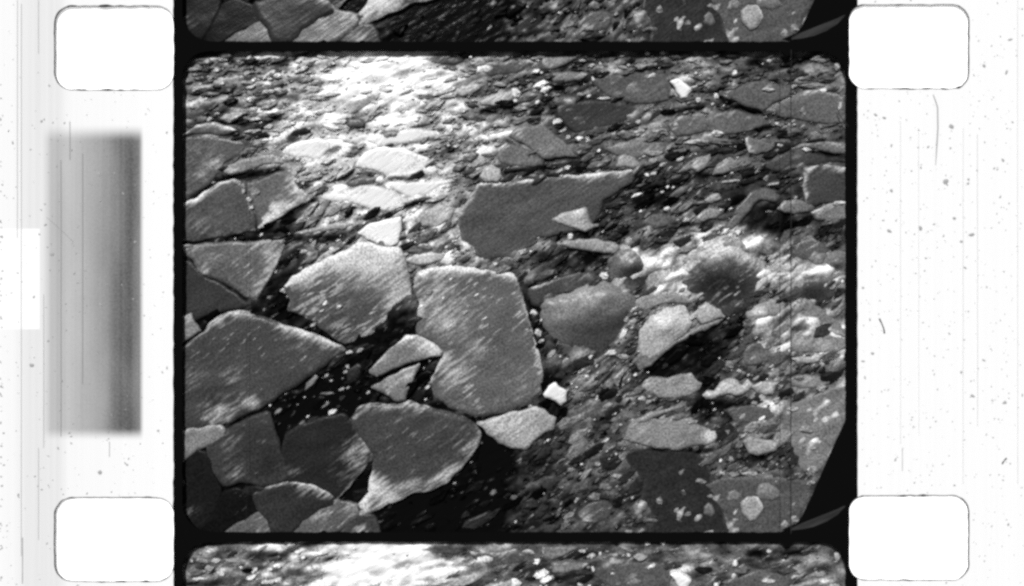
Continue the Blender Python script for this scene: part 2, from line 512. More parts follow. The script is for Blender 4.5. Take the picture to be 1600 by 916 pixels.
# ---------------------------------------------------------------- light table and film strip
def box(name, x0, y0, x1, y1, z0, z1, mat):
    c = [P(x, y, z) for z in (z0, z1) for x, y in ((x0, y1), (x1, y1), (x1, y0), (x0, y0))]
    # upright sides: use the top face's extents for both levels
    t = c[4:]
    c = [(v[0], v[1], z0) for v in t] + [(v[0], v[1], z1) for v in t]
    f = [(0, 3, 2, 1), (4, 5, 6, 7), (0, 1, 5, 4), (1, 2, 6, 5), (2, 3, 7, 6), (3, 0, 4, 7)]
    return mesh_obj(name, c, f, mat)

def rrect(x0, y0, x1, y1, r, jit=0.0, seed=0, step=6, r4=None):
    pts = []
    rs = r4 or (r, r, r, r)
    for (cx, cy, a0), r_ in zip(((x1, y0, -90), (x1, y1, 0), (x0, y1, 90), (x0, y0, 180)), rs):
        sx = -1 if cx == x1 else 1
        sy = 1 if cy == y0 else -1
        for k in range(9):
            a = math.radians(a0 + k * 90 / 8)
            pts.append((cx + sx * r_ + math.cos(a) * r_, cy + sy * r_ + math.sin(a) * r_))
    p = resample(np.array(pts), step)
    rr = np.random.default_rng(seed)
    s = rr.standard_normal(len(p))
    s = 0.6 * s + 0.4 * np.roll(s, 1)
    t = np.roll(p, -1, 0) - np.roll(p, 1, 0)
    nn = np.stack([t[:, 1], -t[:, 0]], -1) / (np.hypot(t[:, 0], t[:, 1])[:, None] + 1e-6)
    return p + nn * (s * jit)[:, None]

Y0, Y1 = -260, 1176
table = tag(box("light_table", -420, -300, 1324 + 700, 1216, -0.30, -0.16, TABLE), kind='structure')
tl = tag(box("light_table", -420, -300, 274, 1216, -0.155, 0.03, TABLE), kind='structure')
tr = tag(box("light_table", 1327, -300, 2024, 1216, -0.155, 0.03, TABLE), kind='structure')

WIN = []
for kf, dy in enumerate((-PITCH, 0, PITCH)):
    w = rrect(285, 80, 1322, 832, 34, 0.45, 5, 5, (44, 6, 46, 42))
    # black wedge in the lower right corner, a torn bit of gate
    w = [tuple(q) for q in w if not (q[0] > 1240 and q[1] > 652)]
    # find insertion point: after the last vertex going down the right side
    idx = max(i for i, q in enumerate(w) if q[0] > 1315 and q[1] < 653)
    w = w[:idx + 1] + [(1322, 656), (1306, 690), (1290, 726), (1272, 768), (1254, 806), (1246, 818), (1222, 828)] + w[idx + 1:]
    w = np.array(w)
    # lumps of dirt on the edge
    for bx, by, br in ((1230, 80, 10), (443, 80, 3.5), (780, 80, 4), (962, 80, 5), (1322, 556, 3), (507, 832, 3.5), (567, 832, 4), (285, 698, 3), (668, 832, 2.5)):
        for i in range(len(w)):
            dd = np.hypot((w[i, 0] - bx) / 1.0, w[i, 1] - by)
            if dd < br:
                c = np.array([803, 456]); v = c - w[i]
                n_ = np.array([0, np.sign(v[1])]) if abs(by - 456) > 370 else np.array([np.sign(v[0]), 0])
                w[i] += n_ * (br - dd) * 0.9
    w[:, 1] += dy
    w[:, 1] = np.clip(w[:, 1], Y0 + 20, Y1 - 20)
    keep = np.hypot(*(w - np.roll(w, 1, 0)).T) > 0.3
    WIN.append(w[keep])
HOLES = [rrect(86, 10, 271, 140, 27, 0.35, 21, 5), rrect(86, 778, 271, 908, 27, 0.35, 22, 5),
         rrect(1327, 8, 1513, 138, 25, 0.35, 23, 5), rrect(1327, 775, 1513, 906, 25, 0.35, 24, 5)]
def film_sheet():
    pts, edges = [], []
    def ring(p):
        s = len(pts)
        pts.extend([Vector((a, b)) for a, b in p])
        n = len(p)
        edges.extend([(s + i, s + (i + 1) % n) for i in range(n)])
    ring([(-400, Y0), (2000, Y0), (2000, Y1), (-400, Y1)])
    r1 = np.random.default_rng(3); ys = np.arange(Y0 + 6, Y1, 9)
    SL = [(270.6 + r1.normal() * 0.4, y) for y in ys]
    SR = [(1340 + r1.normal() * 0.25, y) for y in ys]
    for S in (SL, SR):
        s = len(pts)
        S = [(S[0][0], Y0)] + S + [(S[-1][0], Y1)]
        pts.extend([Vector(q) for q in S])
        edges.extend([(s + i, s + i + 1) for i in range(len(S) - 1)])
    for w in WIN + HOLES: ring(w)
    r = delaunay_2d_cdt(pts, edges, [], 0, 1e-5)
    V = np.array([tuple(v) for v in r[0]]); F = [f for f in r[2]]
    C = np.array([V[list(f)].mean(0) for f in F])
    inw = np.zeros(len(F), bool)
    for w in WIN + HOLES: inw |= inside(C[:, 0], C[:, 1], w)
    cxl = np.interp(C[:, 1], [q[1] for q in SL], [q[0] for q in SL])
    cxr = np.interp(C[:, 1], [q[1] for q in SR], [q[0] for q in SR])
    mask = (C[:, 0] > cxl) & (C[:, 0] < cxr)
    return V, F, inw, mask
FV, FF, FIN, FMASK = film_sheet()
film = bpy.data.objects.new("film_strip", None)
COL.objects.link(film)
film.location = (0, 0, 0)
tag(film, "strip of black and white motion picture film with clear perforated margins round the ice pictures", "film strip")

def sheet(name, sel, zt, zb, mat):
    idx = {}
    verts, faces = [], []
    edgec = {}
    for f, s in zip(FF, sel):
        if not s: continue
        a, b, c = FV[f[0]], FV[f[1]], FV[f[2]]
        cr = (b[0] - a[0]) * (c[1] - a[1]) - (b[1] - a[1]) * (c[0] - a[0])
        f = list(f) if cr < 0 else list(f)[::-1]
        g = []
        for v in f:
            if v not in idx:
                idx[v] = len(verts)
                verts.append(P(FV[v][0], FV[v][1], zt))
            g.append(idx[v])
        faces.append(tuple(g))
        for i in range(len(g)):
            e = (g[i], g[(i + 1) % len(g)])
            edgec[e] = 1
    m = len(verts)
    verts = verts + [(v[0], v[1], zb) for v in verts]
    for (a, b) in list(edgec):
        if (b, a) not in edgec: faces.append((b, a, m + a, m + b))
    return mesh_obj(name, verts, faces, mat, film)
FCX = np.array([FV[list(f)].mean(0)[0] for f in FF])
sheet("film_margin", (~FIN) & (~FMASK) & (FCX < 500), ZF, 0.032, FILM)
sheet("film_margin", (~FIN) & (~FMASK) & (FCX > 500), ZF, 0.032, FILM)
sheet("frame_mask", (~FIN) & FMASK, ZF + 0.002, ZF - 0.012, BLACK)

def ribbon(name, pts, widths, z, mat, parent, lift=0.0):
    p = np.array(pts, float)
    t = np.gradient(p, axis=0)
    nn = np.stack([t[:, 1], -t[:, 0]], -1) / (np.hypot(t[:, 0], t[:, 1])[:, None] + 1e-6)
    w = np.array(widths, float)[:, None] / 2
    L, R = p + nn * w, p - nn * w
    n = len(p)
    verts = [P(a, b, z) for a, b in L] + [P(a, b, z) for a, b in R] + [P(a, b, z + 0.004) for a, b in p]
    faces = []
    for i in range(n - 1):
        faces += [(i, 2 * n + i, 2 * n + i + 1, i + 1), (2 * n + i, n + i, n + i + 1, 2 * n + i + 1)]
    return mesh_obj(name, verts, faces, mat, parent)

for hi, h in enumerate(HOLES):       # ragged dark line along the punched edges
    r = np.random.default_rng(40 + hi)
    n = len(h)
    k = np.fft.rfftfreq(n)
    s = np.fft.irfft(np.fft.rfft(r.standard_normal(n)) * np.exp(-(k * 4) ** 2), n); s /= s.std()
    pts = np.concatenate([h, h[:1]])
    s = np.concatenate([s, s[:1]])
    ctr = h.mean(0)
    side = (pts[:, 0] - ctr[0]) * (-1 if hi < 2 else 1)
    tb = np.abs(pts[:, 1] - ctr[1]) > 62
    wd = 0.9 + 0.8 * (side > 80) + np.where(tb, np.clip(s, 0, 3) * 1.3, np.clip(s, 0, 1) * 0.3) + np.abs(r.standard_normal(len(pts))) * 0.25
    v = pts - ctr
    pts2 = pts + v / np.hypot(v[:, 0], v[:, 1])[:, None] * 0.6
    ribbon("perforation_edge", pts2, wd, ZF + 0.003, DARK, film)

# long scratches and hairs on the film
def straight(x, y0, y1, w, mat, name="scratch", z=ZF + 0.003, wob=0.25):
    ys = np.arange(y0, y1 + 1, 12.0)
    if len(ys) < 2: ys = np.array([y0, y1])
    r = np.random.default_rng(int(x * 7 + y0))
    xs = x + np.cumsum(r.standard_normal(len(ys))) * 0.04 + r.standard_normal(len(ys)) * wob * 0.2
    ribbon(name, list(zip(xs, ys)), w * (0.7 + 0.5 * r.random(len(ys))), z, mat, film)
for a in ((33, 5, 880, 0.9, PALELINE), (27, 0, 380, 0.7, PALELINE), (95, 250, 690, 1.0, GREYLINE), (129, 240, 600, 1.0, GREYLINE),
          (68, 460, 700, 0.9, PALELINE), (109, 190, 250, 0.9, GREYLINE), (60, 0, 90, 0.7, PALELINE), (60, 700, 850, 0.7, PALELINE),
          (1407, 190, 700, 0.6, PALELINE), (1410, 700, 745, 1.0, GREYLINE), (1505, 200, 760, 0.6, PALELINE), (1527, 210, 670, 0.8, PALELINE),
          (1435, 200, 690, 0.5, PALELINE), (1590, 0, 760, 0.5, PALELINE), (217, 300, 680, 0.7, GREYLINE),
          (171, 690, 716, 0.8, GREYLINE), (35, 840, 915, 1.0, GREYLINE)):
    straight(*a)
SCR = flat("scratched_emulsion", 0.035, 0.9, 0, 0.0)
for x, w in ((1236.3, 1.0), (1219.0, 0.5), (385.5, 0.45)):
    straight(x, 78, 834, w, SCR, "scratch", ZF + 0.006, 0.1)
ribbon("film_hair", [(1458, 148), (1462, 158), (1465, 168), (1465.5, 200), (1464, 225), (1462, 258)], [1.2, 1.6, 2.0, 2.0, 2.2, 0.8], ZF + 0.003, GREYLINE, film)
ribbon("film_hair", [(1374, 498), (1378, 506), (1381, 514), (1382, 521)], [2.4, 1.6, 1.8, 2.6], ZF + 0.004, DARK, film)
ribbon("film_hair", [(1573, 716), (1569, 720), (1566, 725)], [2.6, 1.6, 2.6], ZF + 0.004, DARK, film)
ribbon("film_hair", [(73, 340), (85, 350), (98, 362), (114, 378)], [0.6, 1.0, 1.0, 0.7], ZF + 0.004, GREYLINE, film)
ribbon("film_hair", [(1308, 168), (1312, 180), (1319, 190), (1326, 198)], [0.9, 1.5, 1.5, 0.8], ZF + 0.006, DARK, film)
ribbon("film_hair", [(998, 561), (990, 570), (979, 580), (972, 589), (969, 598), (967, 606)], [1.0, 1.6, 1.8, 2.0, 3.2, 2.2], ZF + 0.004, BLACK, film)
# pale curled flap over the black corner
fm_, ft_, fb_ = new_mat("torn_emulsion")
fsx = streak(ft_, 25, 0.4, 0.06, 2.0)
ft_.links.new(mrange(ft_, fsx, 0.2, 0.8, 0.006, 0.03), fb_.inputs['Base Color'])
fb_.inputs['Roughness'].default_value = 0.8
def flap(dy):
    up = [(1238, 824), (1252, 818), (1270, 811), (1290, 803), (1308, 796), (1320, 790)]
    dn = [(1236, 829), (1254, 827), (1272, 823), (1292, 815), (1309, 804), (1321, 792)]
    n = len(up)
    verts = [P(x, y + dy, ZF + 0.022) for x, y in up] + [P(x, y + dy, ZF + 0.004) for x, y in dn]
    faces = [(i, i + 1, n + i + 1, n + i)[::-1] for i in range(n - 1)]
    mesh_obj("torn_flap", verts, faces, fm_, film)
flap(0); flap(-PITCH)

# dust
def dust():
    r = np.random.default_rng(8)
    spots = []
    for _ in range(1100):
        x = r.uniform(1345, 1600) if r.random() < 0.68 else r.uniform(0, 265)
        y = r.uniform(0, 916)
        spots.append((x, y, abs(r.normal()) * 0.42 + 0.35 + (r.random() < .05), r.uniform(0, 3.14), r.uniform(1, 2.2)))
    for _ in range(60): spots.append((abs(r.normal()) * 2, r.uniform(120, 916), r.uniform(0.6, 1.6), r.uniform(0, 3), 1.5))
    spots += [(155, 272, 2.6, 1, 1.6), (81, 397, 3, 0.2, 1.4), (75, 533, 2.5, 1, 1), (49, 571, 3.2, 0, 1.6), (156, 738, 3.6, -0.7, 1.3),
              (1393, 298, 2.6, 1, 1.2), (1390, 361, 3, 0.6, 1.4), (1491, 341, 2.4, 0.3, 1.4), (1518, 367, 3.2, 0, 1.5), (1520, 619, 2.6, 0.4, 1.5),
              (1538, 103, 2.8, 0.8, 1.2), (1487, 198, 3.2, 0.5, 1.8), (1570, 629, 3, -0.4, 1.4), (1478, 284, 4, -0.3, 1.4), (1438, 357, 3, 1, 1.3)]
    verts, faces = [], []
    for x, y, s, a, e in spots:
        ins = False
        for h in HOLES:
            if h[:, 0].min() - 3 < x < h[:, 0].max() + 3 and h[:, 1].min() - 3 < y < h[:, 1].max() + 3: ins = True
        if ins: continue
        b = len(verts)
        for k in range(6):
            q = k * math.pi / 3
            rr = s * r.uniform(0.6, 1.15)
            u, v = math.cos(q) * rr * e, math.sin(q) * rr
            verts.append(P(x + u * math.cos(a) - v * math.sin(a), y + u * math.sin(a) + v * math.cos(a), ZF + 0.003))
        verts.append(P(x, y, ZF + 0.009))
        faces += [(b + k, b + 6, b + (k + 1) % 6) for k in range(6)]
    return mesh_obj("dust_specks", verts, faces, GREYLINE, film)
tag(dust(), kind='stuff')

# ---------------------------------------------------------------- water and slush
def plane(name, x0, y0, x1, y1, z, mat):
    return mesh_obj(name, [P(x0, y1, z), P(x1, y1, z), P(x1, y0, z), P(x0, y0, z)], [(0, 1, 2, 3)], mat)
tag(plane("water", 275.5, Y0 + 2, 1326.5, Y1 - 2, ZW, WATER), kind='structure')

HEAPS = [(1042, 424, 46, 24, 20, .09), (1242, 426, 60, 14, 16, .09), (1192, 396, 36, 18, 18, .09), (1015, 460, 36, 10, 10, .06), (1240, 508, 50, 22, 22, .06), (1000, 395, 20, 8, 8, .05)]
def slush(ya, yb, dy, label):
    st = 2.6
    xs = np.arange(279, 1325.5, st); ys = np.arange(ya, yb, st)
    X, Y = np.meshgrid(xs, ys)
    c = gap_tone(X, Y)
    b = sample(N_BIG, X, Y); m = ripple(X, Y); f = ripple(X, Y, True)
    h = 0.5 * b + 0.9 * m + 0.6 * f
    # density: dark places are mostly open water
    lvl = np.interp(c, [0, 8, 14, 26, 42, 60, 250], [-0.05, -0.022, -0.004, 0.006, 0.026, 0.044, 0.050])
    z = ZW + lvl + 0.0085 * h
    z = np.minimum(z, 0.02)
    hz = hum_z(HEAPS, X, Y)
    z = z + hz * (1 + 0.35 * m + 0.25 * b)
    g = glare(X, Y)
    tone = alb(np.clip(c * np.exp(np.interp(c, [90, 130, 200, 245], [0.19, 0.30, 0.30, 0.14]) * (0.5 * b + 1.0 * m + 0.9 * f)), 4, 250))  # the near-white tones and their contrast paint sun glare and glints
    n1, n2 = X.shape
    V = PA(X.ravel(), (Y + dy).ravel(), z.ravel())
    ii = np.arange(n1 * n2).reshape(n1, n2)
    F = np.stack([ii[:-1, :-1], ii[1:, :-1], ii[1:, 1:], ii[:-1, 1:]], -1).reshape(-1, 4)
    me = bpy.data.meshes.new("slush_ice")
    me.vertices.add(len(V)); me.vertices.foreach_set('co', V.ravel())
    me.loops.add(F.size); me.loops.foreach_set('vertex_index', F.ravel())
    me.polygons.add(len(F)); me.polygons.foreach_set('loop_start', np.arange(0, F.size, 4))
    me.polygons.foreach_set('use_smooth', [True] * len(F))
    me.update(calc_edges=True)
    for k, v in (('tone', tone.ravel()), ('frost_glare', np.clip((c.ravel() - 150) / 130, 0, 0.8)), ('speck', np.clip(0.25 + c.ravel() / 300, 0, 0.9))):
        a = me.attributes.new(k, 'FLOAT', 'POINT'); a.data.foreach_set('value', v.astype(np.float32))
    me.materials.append(ICE)
    o = bpy.data.objects.new("slush_ice", me); COL.objects.link(o)
    tag(o, label, "slush ice", None, 'stuff')
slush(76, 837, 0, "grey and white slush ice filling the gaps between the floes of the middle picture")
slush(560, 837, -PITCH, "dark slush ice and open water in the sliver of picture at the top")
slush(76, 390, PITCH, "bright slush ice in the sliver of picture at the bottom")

# ---------------------------------------------------------------- floes
#  label | tone | top | speck | outline | patches | rim | extras
FL = []
def fl(label, tone, pts, top=0.06, speck=0.3, patches=(), rim=(), **kw):
    v = [float(a) for a in pts.split()]
    FL.append((label, tone, list(zip(v[::2], v[1::2])), top, speck, patches, rim, kw))
UP = (0, -1); 
# left column
fl("dark flat floe at the left edge above the long thin crack", 84, "279 216 310 211 352 215 384 221 383 234 368 250 350 258 346 271 325 291 303 306 279 312", patches=[(314, 275, 9, .5), (335, 256, 12, .45), (300, 235, 40, .15)])
fl("lens shaped grey floe hugging the left edge above the dark flat floe", 92, "279 214 305 196 330 191 355 196 372 204 350 213 310 209", top=.075, rim=[(0, -1, 5, .6)])
fl("long pale lens shaped floe pointing right above the dark channel", 128, "348 268 352 262 372 249 400 243 428 238 440 247 444 254 425 257 405 262 380 268 360 272", top=.09, patches=[(435, 252, 14, .5), (360, 266, 12, .4)], rim=[(0, 1, 4, .4)])
fl("broad dark slab at the left edge under the thin crack", 78, "279 318 305 310 340 287 365 280 378 282 388 308 396 328 402 345 400 359 375 366 330 374 279 379", top=.065, rim=[(-.3, -1, 3, .8), (0, 1, 5, .3)], patches=[(310, 350, 30, .15)])
fl("dark slab with a wide frosted lower right edge left of the black channel", 92, "380 282 400 281 440 264 455 262 460 275 466 292 480 300 498 303 480 316 450 330 432 345 410 357 402 358 399 338 386 300", top=.075, rim=[(.55, .85, 15, .85)], patches=[(462, 280, 12, .5), (395, 300, 10, .4), (470, 300, 18, .6)])
fl("thin bright sliver of floe above the speckled white floe", 150, "455 364 485 357 515 350 550 346 557 351 540 358 510 363 470 368", top=.08, rim=[(0, -1, 4, .5)])
fl("streaky grey wedge shaped floe pointing down towards the dark corner", 98, "279 384 330 379 400 375 450 371 447 385 440 402 425 430 408 460 400 472 386 466 372 455 355 445 330 436 312 426 302 407 288 396", top=.07, speck=.55, rim=[(1, 0, 10, .35)], patches=[(415, 385, 22, .4), (318, 425, 12, .5), (300, 385, 20, .3), (340, 445, 30, -.5)])
fl("nearly black slab at the left edge under the grey wedge floe", 58, "279 398 298 406 318 430 350 446 380 466 396 476 370 484 350 487 325 494 305 501 300 490 279 500", top=.05, speck=.2)
fl("small pale block cut by the left edge beside the nearly black slab", 128, "279 496 300 488 305 504 316 517 300 528 286 534 279 541", top=.085, patches=[(295, 500, 12, .35)])
fl("very large dark floe with a frosted upper edge at the left", 72, "350 488 375 484 410 494 450 508 500 525 535 542 541 548 510 570 480 592 450 612 420 632 390 647 360 661 330 668 305 672 279 672 279 546 300 531 318 518 330 502", top=.09, speck=0.5, rim=[(.35, -1, 9, .62)], patches=[(345, 645, 28, .5), (390, 628, 16, .5), (360, 585, 20, .3), (300, 590, 22, .25), (330, 620, 30, -.35), (450, 560, 60, .05), (320, 540, 30, -.25)], bevel=6)
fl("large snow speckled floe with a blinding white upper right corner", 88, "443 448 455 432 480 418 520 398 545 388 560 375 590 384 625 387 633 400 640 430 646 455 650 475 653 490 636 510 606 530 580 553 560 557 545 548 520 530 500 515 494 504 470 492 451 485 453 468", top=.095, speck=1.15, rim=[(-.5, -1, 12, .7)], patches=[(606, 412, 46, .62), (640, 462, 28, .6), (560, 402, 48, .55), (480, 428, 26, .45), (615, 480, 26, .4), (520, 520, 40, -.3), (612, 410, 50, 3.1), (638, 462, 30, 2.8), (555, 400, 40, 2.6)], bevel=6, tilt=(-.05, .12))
fl("largest upright floe in the middle, smooth grey with snow scuffs", 96, "650 425 670 417 700 413 730 416 760 420 800 425 812 440 820 470 830 510 840 545 849 580 846 615 830 630 800 642 770 649 745 652 720 642 700 636 680 620 668 600 680 580 692 556 676 536 652 526 649 500 656 475 646 450", top=.085, speck=0.75, rim=[(0, -1, 11, .8), (1, .1, 5, .25)], patches=[(690, 450, 30, .35), (700, 500, 36, .5), (712, 585, 26, .6), (660, 470, 20, .4), (790, 545, 40, -.15), (745, 545, 22, .3), (680, 590, 18, -.9), (755, 470, 30, .12), (815, 600, 26, .2)], bevel=6)
fl("pale triangular slab leaning on the middle floe, its point to the lower left", 122, "577 581 600 556 620 536 635 523 650 524 675 535 693 548 690 556 672 560 655 563 635 570 610 580 590 588", top=.13, speck=.5, patches=[(680, 548, 20, .8), (655, 535, 22, .45), (634, 526, 8, .8)], rim=[(-.8, -.6, 3, .5)])
fl("small pale triangle of ice under the leaning slab", 120, "579 605 600 592 625 580 656 567 652 580 645 600 632 625 622 628 605 618 592 610", top=.12, speck=.5, patches=[(640, 585, 18, .6), (610, 602, 14, .3)], rim=[(-.5, -1, 3, .4)])
fl("big rounded dark floe with a pale frosted rim at the bottom centre", 70, "547 652 558 638 580 630 620 631 640 625 658 632 690 640 720 648 745 660 753 676 750 690 740 710 715 738 700 755 670 768 645 771 610 787 580 801 560 806 556 792 574 770 582 738 581 712 566 690 551 670", top=.12, speck=.3, rim=[(-.1, -1, 13, .6), (.7, .8, 16, .42)], patches=[(590, 757, 20, .55), (730, 690, 24, .3), (700, 745, 20, .4), (630, 700, 40, -.15), (605, 785, 30, .1)], bevel=7)
fl("bright pale slab wedged under the lower end of the middle floe", 150, "744 660 780 650 810 641 840 635 852 640 868 655 866 672 850 676 840 684 821 704 800 700 780 692 764 680", top=.11, speck=.5, patches=[(810, 665, 26, .7), (770, 663, 16, .7), (775, 690, 22, -.5)], rim=[(0, -1, 6, .4)])
fl("dark smooth floe with a lighter right side under the open water at the bottom left", 48, "450 680 470 668 500 656 540 648 550 670 566 690 581 712 562 735 540 760 522 780 490 766 455 760 447 730 444 700", top=.085, speck=.1, patches=[(560, 705, 26, .4), (540, 735, 30, .15), (460, 735, 14, .25)], rim=[(.8, .6, 4, .5)])
fl("dark floe with bright diagonal scuffs left of the narrow black gap", 62, "326 694 350 676 380 661 420 645 426 670 436 700 450 735 446 750 410 756 380 750 352 757 340 740 331 718", top=.08, speck=.35, patches=[(368, 738, 18, .3), (360, 690, 25, .2), (420, 720, 26, -.6)])
fl("pale edge of a floe cut by the left border above the dark corner", 118, "279 679 310 671 345 669 351 679 326 692 305 702 279 722", top=.085, rim=[(0, -1, 9, .7)])
fl("blackish slab in the rounded lower left corner of the picture", 40, "279 724 309 703 324 712 334 744 345 766 332 800 312 830 290 806 279 784", top=.06, speck=.15, patches=[(290, 800, 20, .2), (283, 755, 6, .4)])
fl("blackish scuffed slab along the bottom edge left of the dome shaped floe", 36, "318 834 334 800 350 772 375 764 396 776 402 792 398 804 360 822 345 834", top=.055, speck=.2)
fl("dome shaped dark floe with a pale arched upper rim near the bottom left", 55, "400 773 430 760 460 755 490 760 515 772 526 783 500 796 470 816 452 836 428 836 418 810 402 792", top=.1, rim=[(-.1, -1, 8, .5)], bevel=6, speck=.15)
fl("small grey floe at the bottom edge left of the dome shaped floe", 92, "348 836 385 814 402 803 420 800 434 815 440 836", top=.08, patches=[(405, 820, 20, .25)])
fl("streaked pale floe at the bottom edge right of the dome shaped floe", 92, "444 836 450 820 480 800 520 783 545 786 562 792 556 806 535 822 505 836", top=.085, speck=.6, patches=[(500, 800, 24, .35), (550, 795, 14, .4)])
fl("broken grey block at the bottom edge under the rounded dark floe", 66, "532 836 542 822 562 808 580 806 588 818 590 836", top=.07, patches=[(562, 828, 12, .5)])
# centre upper
fl("large smooth dark grey slab with a thin pale upper edge in the upper centre", 78, "711 344 722 326 738 300 746 286 800 283 850 278 900 273 950 268 985 264 997 266 990 284 966 300 944 315 940 332 926 352 905 360 866 370 840 372 828 386 812 392 806 404 778 402 756 410 742 400 738 386 720 378", top=.08, speck=.06, rim=[(.05, -1, 5, .75)], patches=[(830, 340, 60, -.05), (810, 395, 14, .3)])
fl("pale pointed block lying on the right side of the smooth dark grey slab", 150, "862 343 880 332 915 324 920 334 925 350 936 351 916 363 890 355 872 348", top=.12, speck=.4, patches=[(905, 330, 14, .8), (930, 342, 14, -.5), (905, 358, 14, .5)])
fl("grey kite shaped slab above the smooth dark grey slab", 110, "790 214 805 198 825 194 850 197 865 207 880 222 898 237 907 246 880 247 850 249 832 236 812 223", top=.085, speck=.25, rim=[(.8, -.6, 4, .3)], patches=[(812, 210, 16, .2)])
fl("grey rounded wedge just left of and under the kite shaped slab", 106, "774 247 782 232 795 224 811 226 830 238 851 252 848 260 820 262 790 258 780 256", top=.08, speck=.25, rim=[(-.4, 1, 4, .2)])
fl("light round lump of ice at the upper left corner of the smooth dark grey slab", 168, "748 277 754 263 768 258 780 264 785 276 778 285 760 286", top=.12, dome=0.02)
# glitter zone: sun glare painted into the near-white tones
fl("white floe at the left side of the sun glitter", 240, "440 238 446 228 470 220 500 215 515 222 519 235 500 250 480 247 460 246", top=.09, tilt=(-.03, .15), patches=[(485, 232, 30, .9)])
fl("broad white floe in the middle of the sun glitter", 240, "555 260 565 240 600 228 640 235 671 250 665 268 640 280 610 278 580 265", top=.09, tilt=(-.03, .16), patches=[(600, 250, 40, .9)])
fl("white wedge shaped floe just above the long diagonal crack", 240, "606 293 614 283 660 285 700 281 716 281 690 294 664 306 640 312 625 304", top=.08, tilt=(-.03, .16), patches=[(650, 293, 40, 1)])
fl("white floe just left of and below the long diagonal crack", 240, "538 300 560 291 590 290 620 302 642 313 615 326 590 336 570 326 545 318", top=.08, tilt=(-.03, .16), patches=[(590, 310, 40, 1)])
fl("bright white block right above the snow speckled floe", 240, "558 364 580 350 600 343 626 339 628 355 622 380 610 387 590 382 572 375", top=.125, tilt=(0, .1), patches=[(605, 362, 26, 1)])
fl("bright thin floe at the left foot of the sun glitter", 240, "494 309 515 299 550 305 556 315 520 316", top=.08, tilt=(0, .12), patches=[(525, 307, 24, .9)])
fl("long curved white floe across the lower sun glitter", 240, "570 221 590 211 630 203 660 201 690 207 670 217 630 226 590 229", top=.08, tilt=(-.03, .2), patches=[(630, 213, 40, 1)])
fl("flat light floe beside the upper left corner of the middle floe", 185, "632 407 650 398 680 393 697 397 690 408 665 414 645 415", top=.1, tilt=(0, .1), patches=[(665, 403, 26, .8)])
fl("light grey block between the diagonal crack and the smooth dark grey slab", 160, "644 345 662 328 690 318 711 325 702 345 682 356 656 353", top=.09, patches=[(690, 335, 18, .5)], speck=.6)
fl("dark square patch of bare ice in the left part of the sun glitter", 92, "541 187 562 184 571 190 569 199 548 201 542 197", top=.1, speck=.3)
fl("dark bare floe under the left part of the sun glitter", 95, "498 216 530 213 560 219 563 232 540 238 508 240", top=.06, speck=.4, patches=[(530, 232, 10, .4)])
fl("small dark bare floe inside the lower sun glitter", 105, "594 208 610 204 627 205 620 215 600 217", top=.1, speck=.3)
fl("grey hazy floe in the middle of the sun glitter", 140, "544 176 552 158 580 144 600 140 590 156 570 168 552 178", top=.07, speck=.4)
fl("dark floe left of the long white wedge in the lower glitter", 88, "540 284 560 276 582 276 600 270 585 286 560 292 541 294", top=.07, speck=.4)
fl("dark flat floe at the top edge right of the sun glitter", 78, "648 98 660 90 680 82 705 84 728 96 715 103 690 100 668 96", top=.07, speck=.2)
fl("long dark floe with a pale upper edge along the top centre", 82, "728 96 770 95 830 92 838 100 810 116 770 120 745 112", top=.06, rim=[(0, -1, 5, .7)], speck=.4)
fl("pale lens of ice right of the sun glitter and left of the pale crack", 165, "706 146 722 132 745 128 762 134 745 144 722 152", top=.08, speck=.5, patches=[(735, 140, 16, .4)])
fl("pale ragged floe above the kite shaped slab", 150, "745 158 770 146 800 140 815 146 800 158 775 166 752 166", top=.08, speck=.6, patches=[(775, 155, 20, .5)])
# upper right
fl("pale triangular floe near the top edge with a white left end", 122, "850 108 845 88 870 87 906 89 882 104 862 110", top=.08, patches=[(847, 97, 6, .9)], speck=.3)
fl("flat pale floe under the triangular floe near the top edge", 126, "860 113 890 111 922 114 908 125 882 131 864 129", top=.085, patches=[(914, 117, 8, .5)], speck=.35)
fl("wide smooth grey floe left of the white wedge in the upper right", 86, "922 122 960 114 1005 111 1040 114 1052 136 1048 158 1000 165 955 153 933 140", top=.06, speck=.12)
fl("darkest wide floe below the smooth grey floe in the upper right", 60, "868 166 900 156 950 156 1005 168 1012 176 960 196 900 212 880 196 870 182", top=.05, speck=.15, patches=[(895, 175, 20, .06)])
fl("pure white wedge of snow standing between two grey floes in the upper right", 250, "1046 127 1060 123 1070 130 1081 139 1070 158 1062 154 1056 142", top=.13, tilt=(-.05, .2), patches=[(1062, 140, 20, 1.2)])
fl("grey triangular floe framed by two black cracks in the upper right", 92, "1128 144 1165 130 1190 125 1215 132 1242 139 1236 150 1206 166 1191 176 1160 166 1135 153", top=.085, speck=.2, patches=[(1200, 140, 10, .3)])
fl("grey floe with a pale edge in the upper right corner", 98, "1202 170 1245 146 1280 137 1312 149 1326 170 1326 192 1290 196 1250 188 1216 182", top=.075, rim=[(-.3, -1, 4, .5)], speck=.3)
fl("grey slab between the triangular floe and the pale rimmed floe", 96, "1098 188 1120 176 1152 171 1190 179 1202 191 1172 206 1130 212 1100 206", top=.07, speck=.3, patches=[(1140, 175, 20, .2)])
fl("round edged grey floe near the upper right under the white wedge", 98, "1040 196 1060 182 1090 180 1112 190 1105 206 1078 214 1052 211", top=.075, speck=.5, rim=[(0, -1, 5, .3)])
fl("small floe with a bright curved left rim in the right upper part", 108, "1164 216 1172 214 1190 219 1212 226 1206 235 1182 243 1170 240", top=.1, rim=[(-1, 0, 6, .9), (0, 1, 4, .3)])
